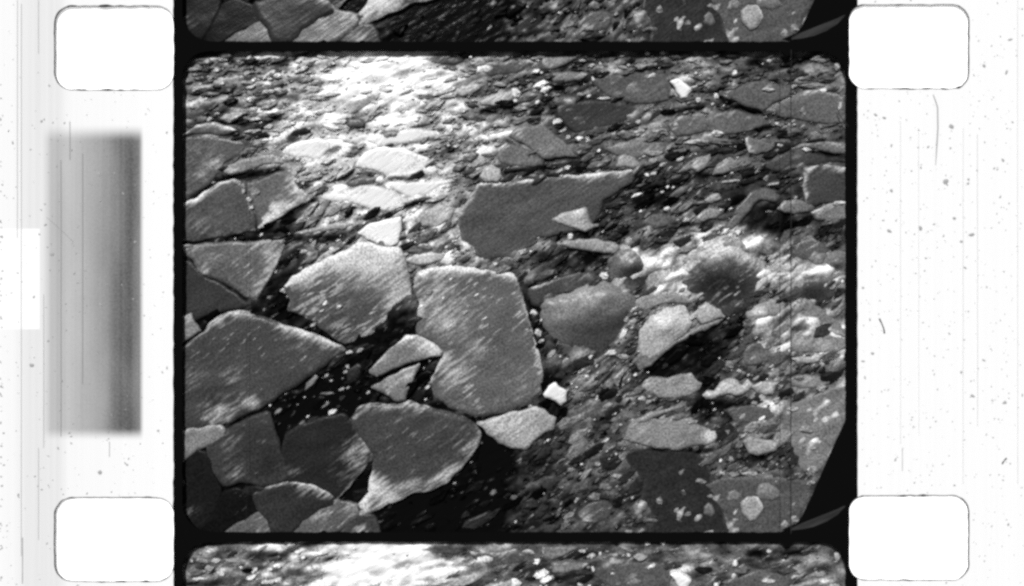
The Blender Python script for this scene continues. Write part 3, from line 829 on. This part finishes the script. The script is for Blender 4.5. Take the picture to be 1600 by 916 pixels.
fl("dark square slab with pale upper and left edges cut by the right border", 72, "1254 263 1290 257 1326 262 1326 313 1295 319 1262 321 1256 300", top=.085, rim=[(0, -1, 5, .75), (-1, 0, 4, .7)], speck=.15)
fl("dark long slab above the pale edged square slab", 70, "1198 244 1230 236 1262 236 1290 241 1326 248 1326 256 1290 256 1250 262 1210 270 1195 262", top=.06, speck=.2)
fl("grey floe along the right border with a pale arched upper edge", 104, "1226 238 1244 226 1270 221 1300 222 1326 226 1326 244 1300 240 1260 232", top=.08, rim=[(-.4, -1, 6, .5)], speck=.4)
fl("smooth bent grey slab left of the black triangular hole", 100, "1128 356 1146 338 1150 322 1166 308 1170 298 1192 291 1214 297 1224 308 1212 317 1186 313 1172 328 1160 346 1146 360", top=.085, speck=.15)
fl("small rounded floe right of the black triangular hole", 108, "1214 326 1224 315 1246 311 1272 321 1264 332 1240 335 1222 331", top=.09, rim=[(-1, -.3, 5, .6)])
fl("pale rimmed block cut by the right border under the square slab", 116, "1266 332 1298 316 1326 312 1326 342 1296 346 1275 344", top=.08, rim=[(0, -1, 6, .7)], speck=.5)
fl("pale leaf shaped block of ice in the right upper brash", 142, "1077 262 1088 246 1110 240 1112 248 1102 264 1088 270", top=.11, speck=.6, patches=[(1085, 258, 12, .5)])
fl("larger pale leaf shaped block beside the first in the right upper brash", 138, "1112 273 1122 252 1142 246 1153 256 1142 268 1124 274", top=.11, speck=.5, patches=[(1130, 255, 14, .4)])
fl("pale flat block in the dark brash under the leaf shaped blocks", 128, "1084 341 1094 328 1112 324 1127 330 1120 341 1096 347", top=.09, patches=[(1090, 334, 10, .6), (1092, 345, 8, .5)])
fl("small pale block over the flat block in the dark brash", 142, "1098 315 1110 304 1124 302 1127 310 1114 318 1104 319", top=.1, patches=[(1118, 310, 8, .5)])
fl("faint grey block in the brash left of the pale flat block", 92, "1003 348 1012 336 1034 332 1053 340 1048 353 1018 359", top=.07, speck=.3)
fl("pale blocky floe above the right end of the smooth dark grey slab", 150, "960 262 964 244 975 238 992 244 1004 258 990 264", top=.085, speck=.3)
fl("long low grey floe right of the kite shaped slab", 112, "940 232 965 222 1010 220 1042 224 1040 238 1000 246 960 244", top=.07, speck=.5, patches=[(975, 225, 14, .4), (1030, 228, 12, .3)])
# middle right: hummocks carry painted light on crowns and shade on flanks
fl("flat pale strip of ice over the dark pool", 138, "868 382 895 374 930 374 962 380 970 388 960 397 925 393 890 388", top=.1, speck=.5, patches=[(950, 385, 16, .3)])
fl("dark wet floe between the dark pool and the domed block", 72, "824 450 865 436 905 424 932 424 936 436 902 456 870 462 850 468 844 482 828 478", top=.07, speck=.3, rim=[(0, -1, 4, .5)])
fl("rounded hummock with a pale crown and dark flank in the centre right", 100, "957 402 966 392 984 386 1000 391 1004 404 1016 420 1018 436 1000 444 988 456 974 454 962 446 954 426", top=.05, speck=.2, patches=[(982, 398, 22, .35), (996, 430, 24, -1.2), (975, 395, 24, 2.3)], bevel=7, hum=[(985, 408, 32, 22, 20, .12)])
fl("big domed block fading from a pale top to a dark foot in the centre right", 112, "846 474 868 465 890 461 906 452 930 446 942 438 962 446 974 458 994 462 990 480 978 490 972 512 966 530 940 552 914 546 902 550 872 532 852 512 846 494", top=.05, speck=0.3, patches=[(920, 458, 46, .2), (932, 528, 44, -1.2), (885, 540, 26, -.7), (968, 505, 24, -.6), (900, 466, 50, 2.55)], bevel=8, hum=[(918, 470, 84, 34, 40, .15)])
fl("long pale ice bank over the black hole in the right centre", 122, "985 566 1004 548 1030 548 1066 524 1100 506 1132 496 1120 508 1080 526 1046 546 1016 572 998 578", top=.11, speck=.4, patches=[(1030, 545, 18, .3), (1120, 500, 14, .2)])
fl("bright oval boulder of snow in the right centre", 176, "1002 544 1003 518 1016 498 1042 484 1066 481 1077 498 1069 520 1048 534 1026 552 1010 560", top=.12, speck=.5, patches=[(1045, 500, 24, .7), (1010, 530, 14, -.3)], hum=[(1040, 508, 34, 24, 22, .09)])
fl("pale blunt block right of the bright oval boulder", 150, "1089 498 1091 478 1104 471 1124 484 1133 495 1112 503 1096 507", top=.13, patches=[(1108, 484, 12, .5)])
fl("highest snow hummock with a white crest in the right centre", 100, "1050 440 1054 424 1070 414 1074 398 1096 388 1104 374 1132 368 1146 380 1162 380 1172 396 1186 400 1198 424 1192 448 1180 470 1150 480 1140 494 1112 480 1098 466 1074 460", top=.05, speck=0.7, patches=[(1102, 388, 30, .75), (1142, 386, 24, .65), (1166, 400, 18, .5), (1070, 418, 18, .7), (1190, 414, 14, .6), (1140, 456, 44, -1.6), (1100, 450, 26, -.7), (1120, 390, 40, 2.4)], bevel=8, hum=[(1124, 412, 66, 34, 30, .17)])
fl("pale slope of ice left of the highest snow hummock", 150, "1014 424 1036 408 1062 398 1078 396 1068 416 1050 434 1048 450 1020 452 1010 440", top=.05, speck=.5, patches=[(1042, 432, 18, .9), (1030, 415, 20, .3)], hum=[(1040, 425, 30, 22, 16, .08)])
fl("pale tent shaped block under the highest hummock", 135, "1164 496 1178 482 1200 470 1216 470 1232 484 1228 500 1200 506 1178 504", top=.05, patches=[(1185, 490, 14, .8)], hum=[(1196, 484, 24, 14, 14, .09)])
fl("white ridge of snow running right from the highest hummock", 150, "1192 436 1215 422 1238 420 1256 410 1280 414 1298 428 1290 440 1250 446 1216 444", top=.05, speck=.5, patches=[(1225, 434, 22, .8), (1258, 418, 16, .6)], hum=[(1240, 424, 44, 14, 14, .08)])
fl("grey hollow sided block between the white ridge and the right border", 78, "1242 452 1262 440 1290 440 1302 452 1298 466 1274 474 1252 468", top=.05, patches=[(1270, 462, 20, -.8)], hum=[(1268, 446, 24, 12, 14, .10)])
fl("long grey shard slanting down to the right border", 120, "1246 466 1262 468 1290 488 1312 504 1326 520 1326 530 1296 518 1266 502 1252 484", top=.11, rim=[(-.6, .8, 6, .5)])
fl("round grey boulder by the right border above the white ridge", 112, "1286 414 1294 400 1310 394 1326 396 1324 412 1310 426 1294 424", top=.05, rim=[(-.4, -1, 6, .4)], hum=[(1308, 408, 16, 12, 12, .10)])
fl("grey arched floe above the round boulder at the right border", 92, "1236 392 1246 378 1266 372 1290 380 1300 392 1284 404 1258 406 1242 402", top=.09, speck=.6, rim=[(-.4, -1, 5, .4)])
fl("broad pale mass of snow at the right border below the shard", 128, "1232 540 1240 520 1262 512 1290 520 1326 530 1326 546 1300 552 1262 552 1240 552", top=.085, speck=.8, patches=[(1250, 530, 16, .4), (1290, 540, 20, .4)])
fl("small ragged white strip near the right border", 150, "1236 560 1250 556 1268 558 1284 554 1280 566 1262 569 1244 569", top=.12, patches=[(1270, 561, 14, .5)])
fl("tilted grey flake with a pale lower edge in the right centre", 98, "1158 548 1176 534 1188 536 1204 552 1222 558 1200 566 1180 572 1162 570", top=.1, rim=[(.3, 1, 4, .5)], speck=.4)
fl("bright ragged block in the row of three below the black hole", 168, "1096 617 1106 609 1116 612 1124 598 1140 590 1152 594 1158 604 1168 592 1176 600 1170 612 1152 620 1136 616 1118 624 1104 624", top=.12, patches=[(1135, 608, 22, .6), (1104, 617, 8, .7)], dome=.03)
fl("bright winged block at the right end of the row below the black hole", 160, "1172 604 1190 594 1208 598 1220 595 1212 604 1207 618 1192 617 1180 611", top=.12, patches=[(1200, 607, 14, .6)])
fl("flat oval floe at the left end of the row below the black hole", 132, "1000 603 1008 592 1024 588 1044 590 1066 584 1080 582 1086 592 1096 598 1094 610 1078 618 1056 623 1030 620 1012 614", top=.1, speck=0.7, patches=[(1012, 600, 10, .4), (1080, 590, 12, .4)])
fl("long low pale floe with a bright right end in the lower right", 122, "974 686 980 668 992 655 1012 650 1030 655 1046 648 1066 656 1080 652 1090 664 1106 668 1122 672 1124 684 1108 694 1086 696 1066 703 1034 700 1010 698 988 692", top=.12, speck=0.8, rim=[(0, 1, 7, .35)], patches=[(1110, 681, 14, 1.0), (1004, 668, 16, .45), (1085, 672, 12, .4), (1040, 690, 40, 2.2)])
fl("thin bright blade of ice over the long low pale floe", 140, "988 660 1010 646 1040 640 1062 634 1054 642 1030 650 1006 660", top=.15)
fl("pale five sided block right of the long low floe", 146, "1160 690 1174 681 1198 687 1218 692 1212 704 1184 713 1168 706", top=.14, patches=[(1210, 697, 8, .4)])
fl("round pale cake of ice near the bottom of the right side", 148, "1157 786 1168 776 1184 776 1194 790 1184 810 1172 815 1160 802", top=.12, rim=[(1, 0, 4, .4), (0, -1, 4, .3)])
fl("grey lumpy floe right above the round pale cake", 122, "1180 772 1186 758 1200 753 1214 762 1224 776 1206 783 1188 780", top=.1, speck=.5, dome=.03)
fl("small grey lump left above the round pale cake", 120, "1136 782 1138 770 1148 765 1160 774 1154 781 1142 784", top=.1, speck=.5)
fl("small upright grey lump in the dark floe near the bottom", 106, "1100 804 1100 792 1107 784 1114 790 1118 800 1110 808", top=.1)
fl("brilliant white chunk of snow at the right edge of the middle floe", 240, "849 616 856 604 868 598 875 605 885 612 884 628 878 634 866 626 852 621", top=.17, tilt=(-.1, .15), patches=[(862, 612, 20, 1.2)])
fl("wide dark floe at the bottom right beneath the long low pale floe", 52, "968 706 1000 700 1040 706 1080 704 1104 714 1112 740 1120 762 1130 796 1146 836 1010 836 1020 806 1000 780 1004 752 984 730", top=.064, speck=.1)
fl("smooth grey floe at the bottom right beside the black corner", 84, "1098 756 1130 746 1180 742 1230 748 1270 752 1256 800 1232 836 1152 836 1126 796", top=.066, speck=.15, patches=[(1140, 790, 30, .05)])
fl("grey mottled floe at the right border above the black corner", 118, "1220 636 1260 620 1300 604 1326 600 1326 650 1300 706 1284 736 1250 738 1236 700 1222 670", top=.064, speck=.4)

fl("pale angular block crowning the left shoulder of the highest snow hummock", 150, "1066 408 1078 394 1096 386 1110 392 1104 404 1088 414 1072 416", top=.16, speck=.6, patches=[(1084, 398, 14, .8)], tilt=(.0, .4))
fl("pale angular block on the top right of the highest snow hummock", 140, "1128 380 1144 372 1160 378 1172 392 1160 402 1142 398 1130 392", top=.17, speck=.6, patches=[(1150, 384, 14, .7)], tilt=(.0, .4))
fl("broken white plate tipped up in the snow between the two domed blocks", 165, "1020 446 1034 430 1056 424 1068 432 1056 444 1038 452", top=.12, speck=.5, patches=[(1046, 436, 16, .9)], tilt=(-.1, .5))
fl("jagged pale plate right of the highest snow hummock", 160, "1200 424 1216 412 1232 416 1246 410 1240 426 1222 434 1206 436", top=.13, speck=.5, patches=[(1222, 422, 16, .8)], tilt=(.1, .5))
fl("thin pale shelf of ice right of the big domed block", 150, "990 470 1012 458 1040 454 1072 462 1084 474 1060 476 1036 474 1010 486 996 484", top=.1, speck=.6, patches=[(1030, 464, 18, .6)], tilt=(0, .3))
fl("ragged grey block in the brash above the highest snow hummock", 112, "1176 378 1190 366 1206 370 1214 386 1204 400 1188 396", top=.1, speck=.7, patches=[(1192, 378, 10, .4)])
fl("upright grey block between the white ridge and the round boulder", 120, "1262 404 1272 392 1290 396 1288 412 1272 416", top=.12, speck=.6, patches=[(1276, 398, 8, .5)])
fl("light ragged clump of ice left of the brilliant white chunk", 118, "866 664 880 650 896 654 892 668 878 676", top=.08, speck=.7)
fl("half drowned grey plate in the slush right of the brilliant white chunk", 92, "898 642 920 624 948 622 958 636 940 652 912 656", top=.075, speck=.7, patches=[(925, 632, 14, .3)])
fl("grey sunken plate above the bottom edge in the slush field", 84, "900 806 916 786 944 780 962 792 950 812 920 822", top=.07, speck=.6, patches=[(915, 812, 14, .5)])
fl("pale flat plate near the right border above the mottled floe", 128, "1228 592 1250 584 1280 586 1302 594 1290 606 1256 608 1236 604", top=.08, speck=.6, patches=[(1262, 594, 16, .3)])
fl("faint grey sheet of ice under the row of three bright blocks", 88, "1128 640 1160 632 1200 636 1216 650 1190 662 1150 662", top=.07, speck=.6)

SETTINGS_COPY = []
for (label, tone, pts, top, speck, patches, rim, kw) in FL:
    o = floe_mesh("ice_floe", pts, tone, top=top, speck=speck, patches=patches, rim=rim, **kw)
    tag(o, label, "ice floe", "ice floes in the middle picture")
    cy = sum(p[1] for p in pts) / len(pts); cx = sum(p[0] for p in pts) / len(pts)
    SETTINGS_COPY.append((o, cx, cy, min(p[1] for p in pts), max(p[1] for p in pts)))

# ---------------------------------------------------------------- small chunks one can point at
SM = """338 110 14 5 5 190;365 110 34 7 -3 140;377 121 7 6 0 200;397 125 12 6 25 230;348 130 10 7 20 200;328 122 16 7 10 165;434 118 15 6 0 235;421 124 9 5 0 215
466 96 12 6 15 220;473 105 8 6 0 220;388 156 12 8 0 215;396 171 16 8 0 200;365 182 38 13 15 165;400 186 22 5 8 195;410 194 9 6 0 215;421 198 12 8 15 205;446 190 20 6 10 190
327 187 10 6 40 190;339 178 8 4 10 190;393 136 18 6 20 200;435 141 14 7 0 205;420 143 20 7 10 190;395 206 25 7 5 180;437 204 30 6 3 185;310 138 24 5 5 190
845 132 22 11 18 245;853 140 20 10 15 245;838 112 13 8 5 235;805 146 15 17 20 235;805 158 9 6 10 220;840 161 11 7 20 235;927 124 6 9 0 215;911 95 12 4 0 190;938 100 6 6 0 200
925 103 14 5 20 170;982 102 8 6 0 190;1019 118 14 6 25 210;957 130 6 4 0 180;920 150 8 5 35 210;906 148 8 5 0 205;944 154 18 5 5 200;870 190 16 8 10 225;878 205 14 4 20 200
888 215 8 7 0 200;905 217 14 8 0 230;918 218 10 11 0 220;998 191 9 8 0 205;988 184 5 4 0 190;1056 195 9 7 0 190;1012 84 8 6 0 180;1035 83 8 6 0 190;1030 205 30 9 5 160;1000 105 22 11 0 150
1148 115 9 9 0 215;1147 133 8 8 0 200;1119 150 9 10 0 225;1091 157 10 9 0 230;1201 95 8 6 0 195;1202 141 20 7 0 180;1121 209 19 10 0 195;1221 227 11 10 0 220;1214 193 8 6 30 210
1241 135 12 6 20 180;1312 167 7 12 -15 210;1308 105 11 12 0 165;1255 175 9 17 0 145;1082 222 30 7 6 165;1260 234 14 7 0 190
389 312 9 8 0 195;392 325 10 7 0 195;380 300 8 12 -10 150;402 302 16 4 25 160;460 272 8 12 -30 170;463 283 12 9 -30 180;380 291 8 7 0 170
887 262 10 7 30 230;875 267 13 4 35 205;934 268 11 5 45 200;1011 274 8 6 0 240;1023 271 14 5 10 190;995 305 17 6 25 225;1000 321 13 6 25 225;1043 326 12 6 30 225;1043 292 8 5 20 225;1052 293 6 5 30 205
1035 300 7 4 20 190;979 304 4 9 0 170;963 366 24 4 25 205;942 363 8 5 30 190;891 370 10 9 20 252;1063 249 12 6 25 215;1035 258 16 6 20 180;1022 240 26 9 5 150
1154 364 10 9 30 252;1133 362 18 9 40 205;1073 344 12 4 20 190;1089 360 27 5 -3 150;1202 331 14 4 0 110;1178 268 18 13 0 150;1195 278 11 13 0 130;1212 288 26 6 5 150;1140 284 34 5 8 145
1312 318 22 8 5 205;1135 372 14 10 10 170;490 382 8 12 -20 170;475 394 13 7 15 190;486 397 14 6 -5 190;517 389 12 5 25 190;422 465 13 6 25 120;445 453 15 8 20 205;508 474 12 7 35 228;530 480 10 6 30 195;503 486 9 4 35 175
290 385 20 6 10 150;490 508 14 6 30 150;695 381 13 5 30 215;658 384 22 7 10 215;684 392 17 8 30 218;704 437 9 5 30 215;657 480 14 5 30 220;693 466 8 4 35 200;706 508 19 4 35 215;727 488 11 6 30 190
745 461 10 3 35 200;757 498 10 3 35 200;732 478 7 4 30 190;671 457 16 8 30 150;944 431 18 11 0 222;833 489 13 10 0 218;841 521 10 12 20 190;992 482 11 4 25 225;992 490 8 5 20 200
978 500 9 7 40 180;974 522 16 9 50 240;846 533 14 6 25 180;861 555 22 9 50 170;883 563 14 4 40 170;919 560 21 6 30 200;909 580 12 5 30 190;955 552 20 9 10 205;972 557 24 7 -8 150;1003 623 13 8 20 205
993 586 8 5 30 205;949 634 20 7 20 175;960 647 11 5 35 175;1014 628 12 7 30 160;510 587 10 5 40 195;488 598 26 10 45 115;512 615 20 5 5 120;534 608 12 5 25 175;519 644 15 8 25 235;508 634 16 4 35 135
435 643 17 7 35 125;470 665 25 10 45 105;543 573 8 7 0 205;572 572 8 5 40 190;545 551 14 6 20 205;562 548 12 6 30 150;669 605 10 5 40 205;541 581 8 5 25 190;901 680 11 6 50 175;945 690 16 5 35 195
918 703 8 4 40 175;909 711 16 5 40 155;933 725 12 10 0 155;893 735 12 8 10 145;970 701 9 4 45 155;968 720 17 6 25 145;901 782 9 4 60 175;877 787 10 4 60 145;888 806 24 7 25 145;940 797 10 5 30 115
971 747 36 9 -12 140;947 761 20 13 5 120;928 778 20 12 30 115;903 760 14 5 55 120;918 814 18 8 0 125;1030 783 13 12 -50 125;1018 813 28 7 -5 120;1000 808 10 5 60 130;983 831 12 6 0 135;1075 803 13 8 30 145;1068 770 8 8 0 90;1002 830 14 6 25 130
1143 718 10 7 -40 155;1151 726 8 8 0 145;1095 752 20 9 0 145;1172 741 26 8 0 155;1146 742 16 10 0 130;1192 735 14 10 0 120;1272 701 10 4 10 170;1256 698 8 6 0 145;1269 734 16 16 0 150;1268 755 15 7 10 145
1226 819 11 16 0 155;1242 812 13 12 0 145;770 771 12 8 40 125;765 808 14 4 45 155;803 778 14 10 20 110;1154 580 9 5 20 195;1208 580 7 9 0 165;1177 628 18 13 -10 135;1240 639 24 9 0 165
1282 608 17 12 10 155;1205 663 22 14 10 135;1262 672 24 14 0 130;1250 592 16 8 0 120;1315 440 8 7 0 245;1290 446 5 10 -30 180;1294 398 8 8 0 150;1210 400 22 8 40 160;1230 388 14 7 30 150
1200 388 10 16 0 130;1058 655 14 6 0 120;1086 644 16 7 35 150;1082 660 18 6 10 140;1120 668 14 8 0 130"""
small = []
for ln in SM.replace("\n", ";").split(";"):
    v = [float(a) for a in ln.split()]
    small.append(v)

def chunk_mesh(x, y, L, W, ang, tone, z0, seed, dy=0):
    """one small angular lump: broken rim, chamfered shoulder, uneven tilted top"""
    r = np.random.default_rng(seed)
    n = 6 if L > 9 else 5
    a = math.radians(-ang)
    th = np.sort((np.arange(n) + r.uniform(-.28, .28, n)) * 2 * math.pi / n)
    rr = r.uniform(0.72, 1.2, n)
    H = min(0.06, 0.0024 * min(L, W * 1.6) + 0.010)
    rings = []
    for sc_, hz in ((1.05, -0.012), (0.88, H * 0.55), (0.55, H * 0.95)):
        u = np.cos(th) * rr * L / 2 * sc_; v = np.sin(th) * rr * W / 2 * sc_
        px = x + u * math.cos(a) - v * math.sin(a); py = y + dy + u * math.sin(a) + v * math.cos(a)
        z = z0 + hz + (r.uniform(-.32, .32, n) * H if hz > 0 else 0) + (-(v) * 0.0028 if hz > 0 else 0)
        rings.append(PA(px, py, z * np.ones(n)))
    V = np.concatenate(rings + [np.array([P(x, y + dy, z0 + H)])])
    F = []
    for k in range(2):
        for i in range(n):
            j = (i + 1) % n
            F.append((k * n + i, (k + 1) * n + i, (k + 1) * n + j, k * n + j))
    for i in range(n): F.append((2 * n + i, 3 * n, 2 * n + (i + 1) % n))
    return V, F

# which floe carries a chunk
def floe_top_at(x, y):
    best = None
    for (label, tone, pts, top, speck, patches, rim, kw) in FL:
        if inside(np.array([x]), np.array([y]), np.array(pts))[0]:
            t = ZW + top * 0.82 + hum_z(kw.get('hum'), x, y)
            best = t if best is None else max(best, t)
    return best

LAND = [("dark flat floe at the left edge", 320, 250), ("long pale lens shaped floe", 400, 256), ("slab with wide frosted edge", 440, 310),
        ("streaky grey wedge floe", 370, 420), ("very large dark left floe", 400, 580), ("snow speckled floe", 555, 465),
        ("largest upright middle floe", 750, 530), ("leaning pale triangular slab", 640, 555), ("big rounded dark bottom floe", 650, 700),
        ("bright slab under middle floe", 805, 668), ("smooth dark grey slab", 840, 330), ("grey kite shaped slab", 845, 222),
        ("pale triangular top floe", 870, 98), ("white snow wedge", 1063, 140), ("wide smooth grey floe", 990, 138),
        ("triangular floe between black cracks", 1190, 150), ("pale edged square slab", 1290, 290), ("black triangular hole", 1195, 340),
        ("two leaf shaped blocks", 1115, 257), ("highest snow hummock", 1125, 425), ("big domed block", 915, 495), ("bright oval boulder", 1040, 518),
        ("right centre black hole", 1080, 560), ("brilliant white chunk", 867, 615), ("flat oval floe", 1048, 603),
        ("long low pale floe", 1050, 680), ("round pale ice cake", 1175, 795), ("wide dark bottom floe", 1050, 770),
        ("black lower right corner", 1290, 780), ("sun glitter", 600, 140), ("rounded upper left corner", 310, 105),
        ("rounded upper right corner", 1300, 105), ("black water bottom left", 500, 620), ("floe with curved pale rim", 1185, 228),
        ("black water bottom centre", 760, 780), ("dark pool in centre right", 900, 410)]
def describe(x, y, L, W, ang, tone):
    d = sorted((math.hypot(x - a, y - b), nme, a, b) for nme, a, b in LAND)[0]
    t = "glaring white" if tone > 225 else "bright white" if tone > 198 else "pale" if tone > 160 else "light grey" if tone > 128 else "dull grey"
    s = "tiny" if L < 9.5 else "small" if L < 17 else "larger"
    f = "round lump" if L < W * 1.45 else "oval lump" if L < W * 2.3 else "splinter"
    dx, dy = x - d[2], y - d[3]
    q = math.degrees(math.atan2(-dy, dx)) % 360
    dr = ["right of", "upper right of", "above", "upper left of", "left of", "lower left of", "below", "lower right of"][int((q + 22.5) // 45) % 8]
    return f"{s} {t} {f} {dr} {d[1]}", d[0]
descs = [describe(*v) for v in small]
count = {}
for i, (t, d) in enumerate(descs): count.setdefault(t, []).append((d, i))
LBL = [None] * len(small)
ordn = ["nearest", "second nearest", "third nearest", "fourth nearest"]
for t, l in count.items():
    l.sort()
    for k, (d, i) in enumerate(l): LBL[i] = t if len(l) == 1 else t + ", " + ordn[min(k, 3)]
MARKS = []
for i, (x, y, L, W, ang, tone) in enumerate(small):
    ft = floe_top_at(x, y)
    z0 = (ft - 0.004) if ft is not None else ZW + float(np.interp(gap_tone(x, y), [20, 60], [0.0, 0.045]))
    if ft is not None: z0 = min(z0, 0.16)
    V, F = chunk_mesh(x, y, L * 1.12, W * 1.15, ang, tone, z0, 1000 + i)
    v = float(alb(min(255, tone * 1.02)))
    o = mesh_obj("ice_chunk", V, F, ICE, None, False, {'tone': np.full(len(V), min(v, .85)), 'frost_glare': np.full(len(V), 0.0), 'speck': np.full(len(V), 0.0)})
    tag(o, LBL[i], "ice chunk", "small chunks of ice scattered over the pack")
    SETTINGS_COPY.append((o, x, y, y - W / 2, y + W / 2))

# ---------------------------------------------------------------- brash: crumbs nobody could count
def brash(count_, y0, y1, dy, label, seed):
    r = np.random.default_rng(seed)
    V, F, T = [], [], []
    nv = 0
    tops = []
    done = 0
    while done < count_:
        x, y = r.uniform(284, 1316), r.uniform(y0, y1)
        if not OKW[int(y // 3), int((x - 276) // 3)]: continue
        c = float(gap_tone(x, y))
        if c > 190 and r.random() < 0.6: continue
        # crumbs gather in the grey slush, few on black water
        if r.random() > np.interp(c, [8, 20, 30, 60, 100, 250], [0.14, 0.32, 0.42, 0.75, 1.0, 1.0]): continue
        done += 1
        ft = None
        for pts, bb, top in FBB:
            if bb[0] < x < bb[2] and bb[1] < y < bb[3] and inside(np.array([x]), np.array([y]), pts)[0]:
                ft = top; break
        if ft is not None: continue
        far = np.clip((y - 80) / 500, 0, 1)
        L = (r.gamma(3.0, 1.5) + (r.random() < (.17 if y < 380 else .10)) * r.uniform(8, 26)) * (1 + 0.6 * far) + 2.5
        W = L * r.uniform(0.26, 0.60) * (0.62 + 0.38 * far)
        ang = r.normal(10 + 22 * np.clip((y - 150) / 200, 0, 1), 12)
        tone = np.clip(c * (r.choice([0.6, 0.95, 1.3, 1.8], p=[.26, .34, .28, .12]) if c < 150 else r.choice([0.85, 1.0, 1.1], p=[.12, .5, .38])) * (1 if L < 14 or c > 150 else 0.88) + r.normal(0, 7), 15, 250)
        if c < 25: tone = r.uniform(18, 62)
        trail = math.exp(-((x - 585) / 130) ** 2) * (y < 430) + 1.6 * math.exp(-((x - 520) / 70) ** 2 - ((y - 600) / 50) ** 2) + 0.35 * math.exp(-((x - 900) / 110) ** 2 - ((y - 600) / 140) ** 2)
        if r.random() < (0.05 if c > 16 else 0.0) + 0.27 * trail:        # splinters with sun glints painted in as pale tone
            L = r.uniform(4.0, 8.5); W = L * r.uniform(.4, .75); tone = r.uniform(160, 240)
        v, f = chunk_mesh(x, y, L, W, ang, tone, ZW + np.interp(c, [20, 60], [-0.004, 0.045]) + r.uniform(-0.006, 0.006), int(r.integers(1e9)), dy)
        V.append(v); F += [tuple(k + nv for k in q) for q in f]; nv += len(v)
        T += [float(alb(tone))] * len(v)
    V = np.concatenate(V)
    o = mesh_obj("brash_ice", V, F, ICE, None, False, {'tone': T, 'frost_glare': np.zeros(nv), 'speck': np.full(nv, .1)})
    tag(o, label, "brash ice", None, 'stuff')
FBB = []
_gx, _gy = np.meshgrid(np.arange(276, 1330, 3) + 1.5, np.arange(0, 900, 3) + 1.5)
_w = WIN[1].copy(); _w = _w + (np.array([803, 456]) - _w) * np.array([9 / 520, 7 / 376])
_w = _w + np.array([-5, 0]) * ((_w[:, 0] > 1200) & (_w[:, 1] > 640))[:, None]
OKW = inside(_gx.ravel(), _gy.ravel(), _w).reshape(_gx.shape)
for (label, tone, pts, top, speck, patches, rim, kw) in FL:
    p = np.array(pts)
    FBB.append((p, (p[:, 0].min(), p[:, 1].min(), p[:, 0].max(), p[:, 1].max()), top))
brash(9800, 78, 834, 0, "loose crumbs of brash ice packed between the floes of the middle picture", 91)
brash(900, 640, 834, -PITCH, "crumbs of brash ice in the sliver of picture at the top", 92)
brash(1500, 78, 280, PITCH, "bright crumbs of brash ice in the sliver of picture at the bottom", 93)

# ---------------------------------------------------------------- neighbouring frames of the strip repeat the same ice
SHIFT = PITCH * (HC + 0.01) / FP
for (o, cx, cy, ya, yb) in SETTINGS_COPY:
    for sgn, ok, where, grp in ((1, yb > 700, "top sliver", "ice in the sliver of picture at the top"),
                                (-1, ya < 210, "bottom sliver", "ice in the sliver of picture at the bottom")):
        if not ok: continue
        c = o.copy()
        COL.objects.link(c)
        c.location.y += sgn * SHIFT
        c['label'] = " ".join(o['label'].split()[:14]).rstrip(",") + ", " + where
        c['group'] = grp
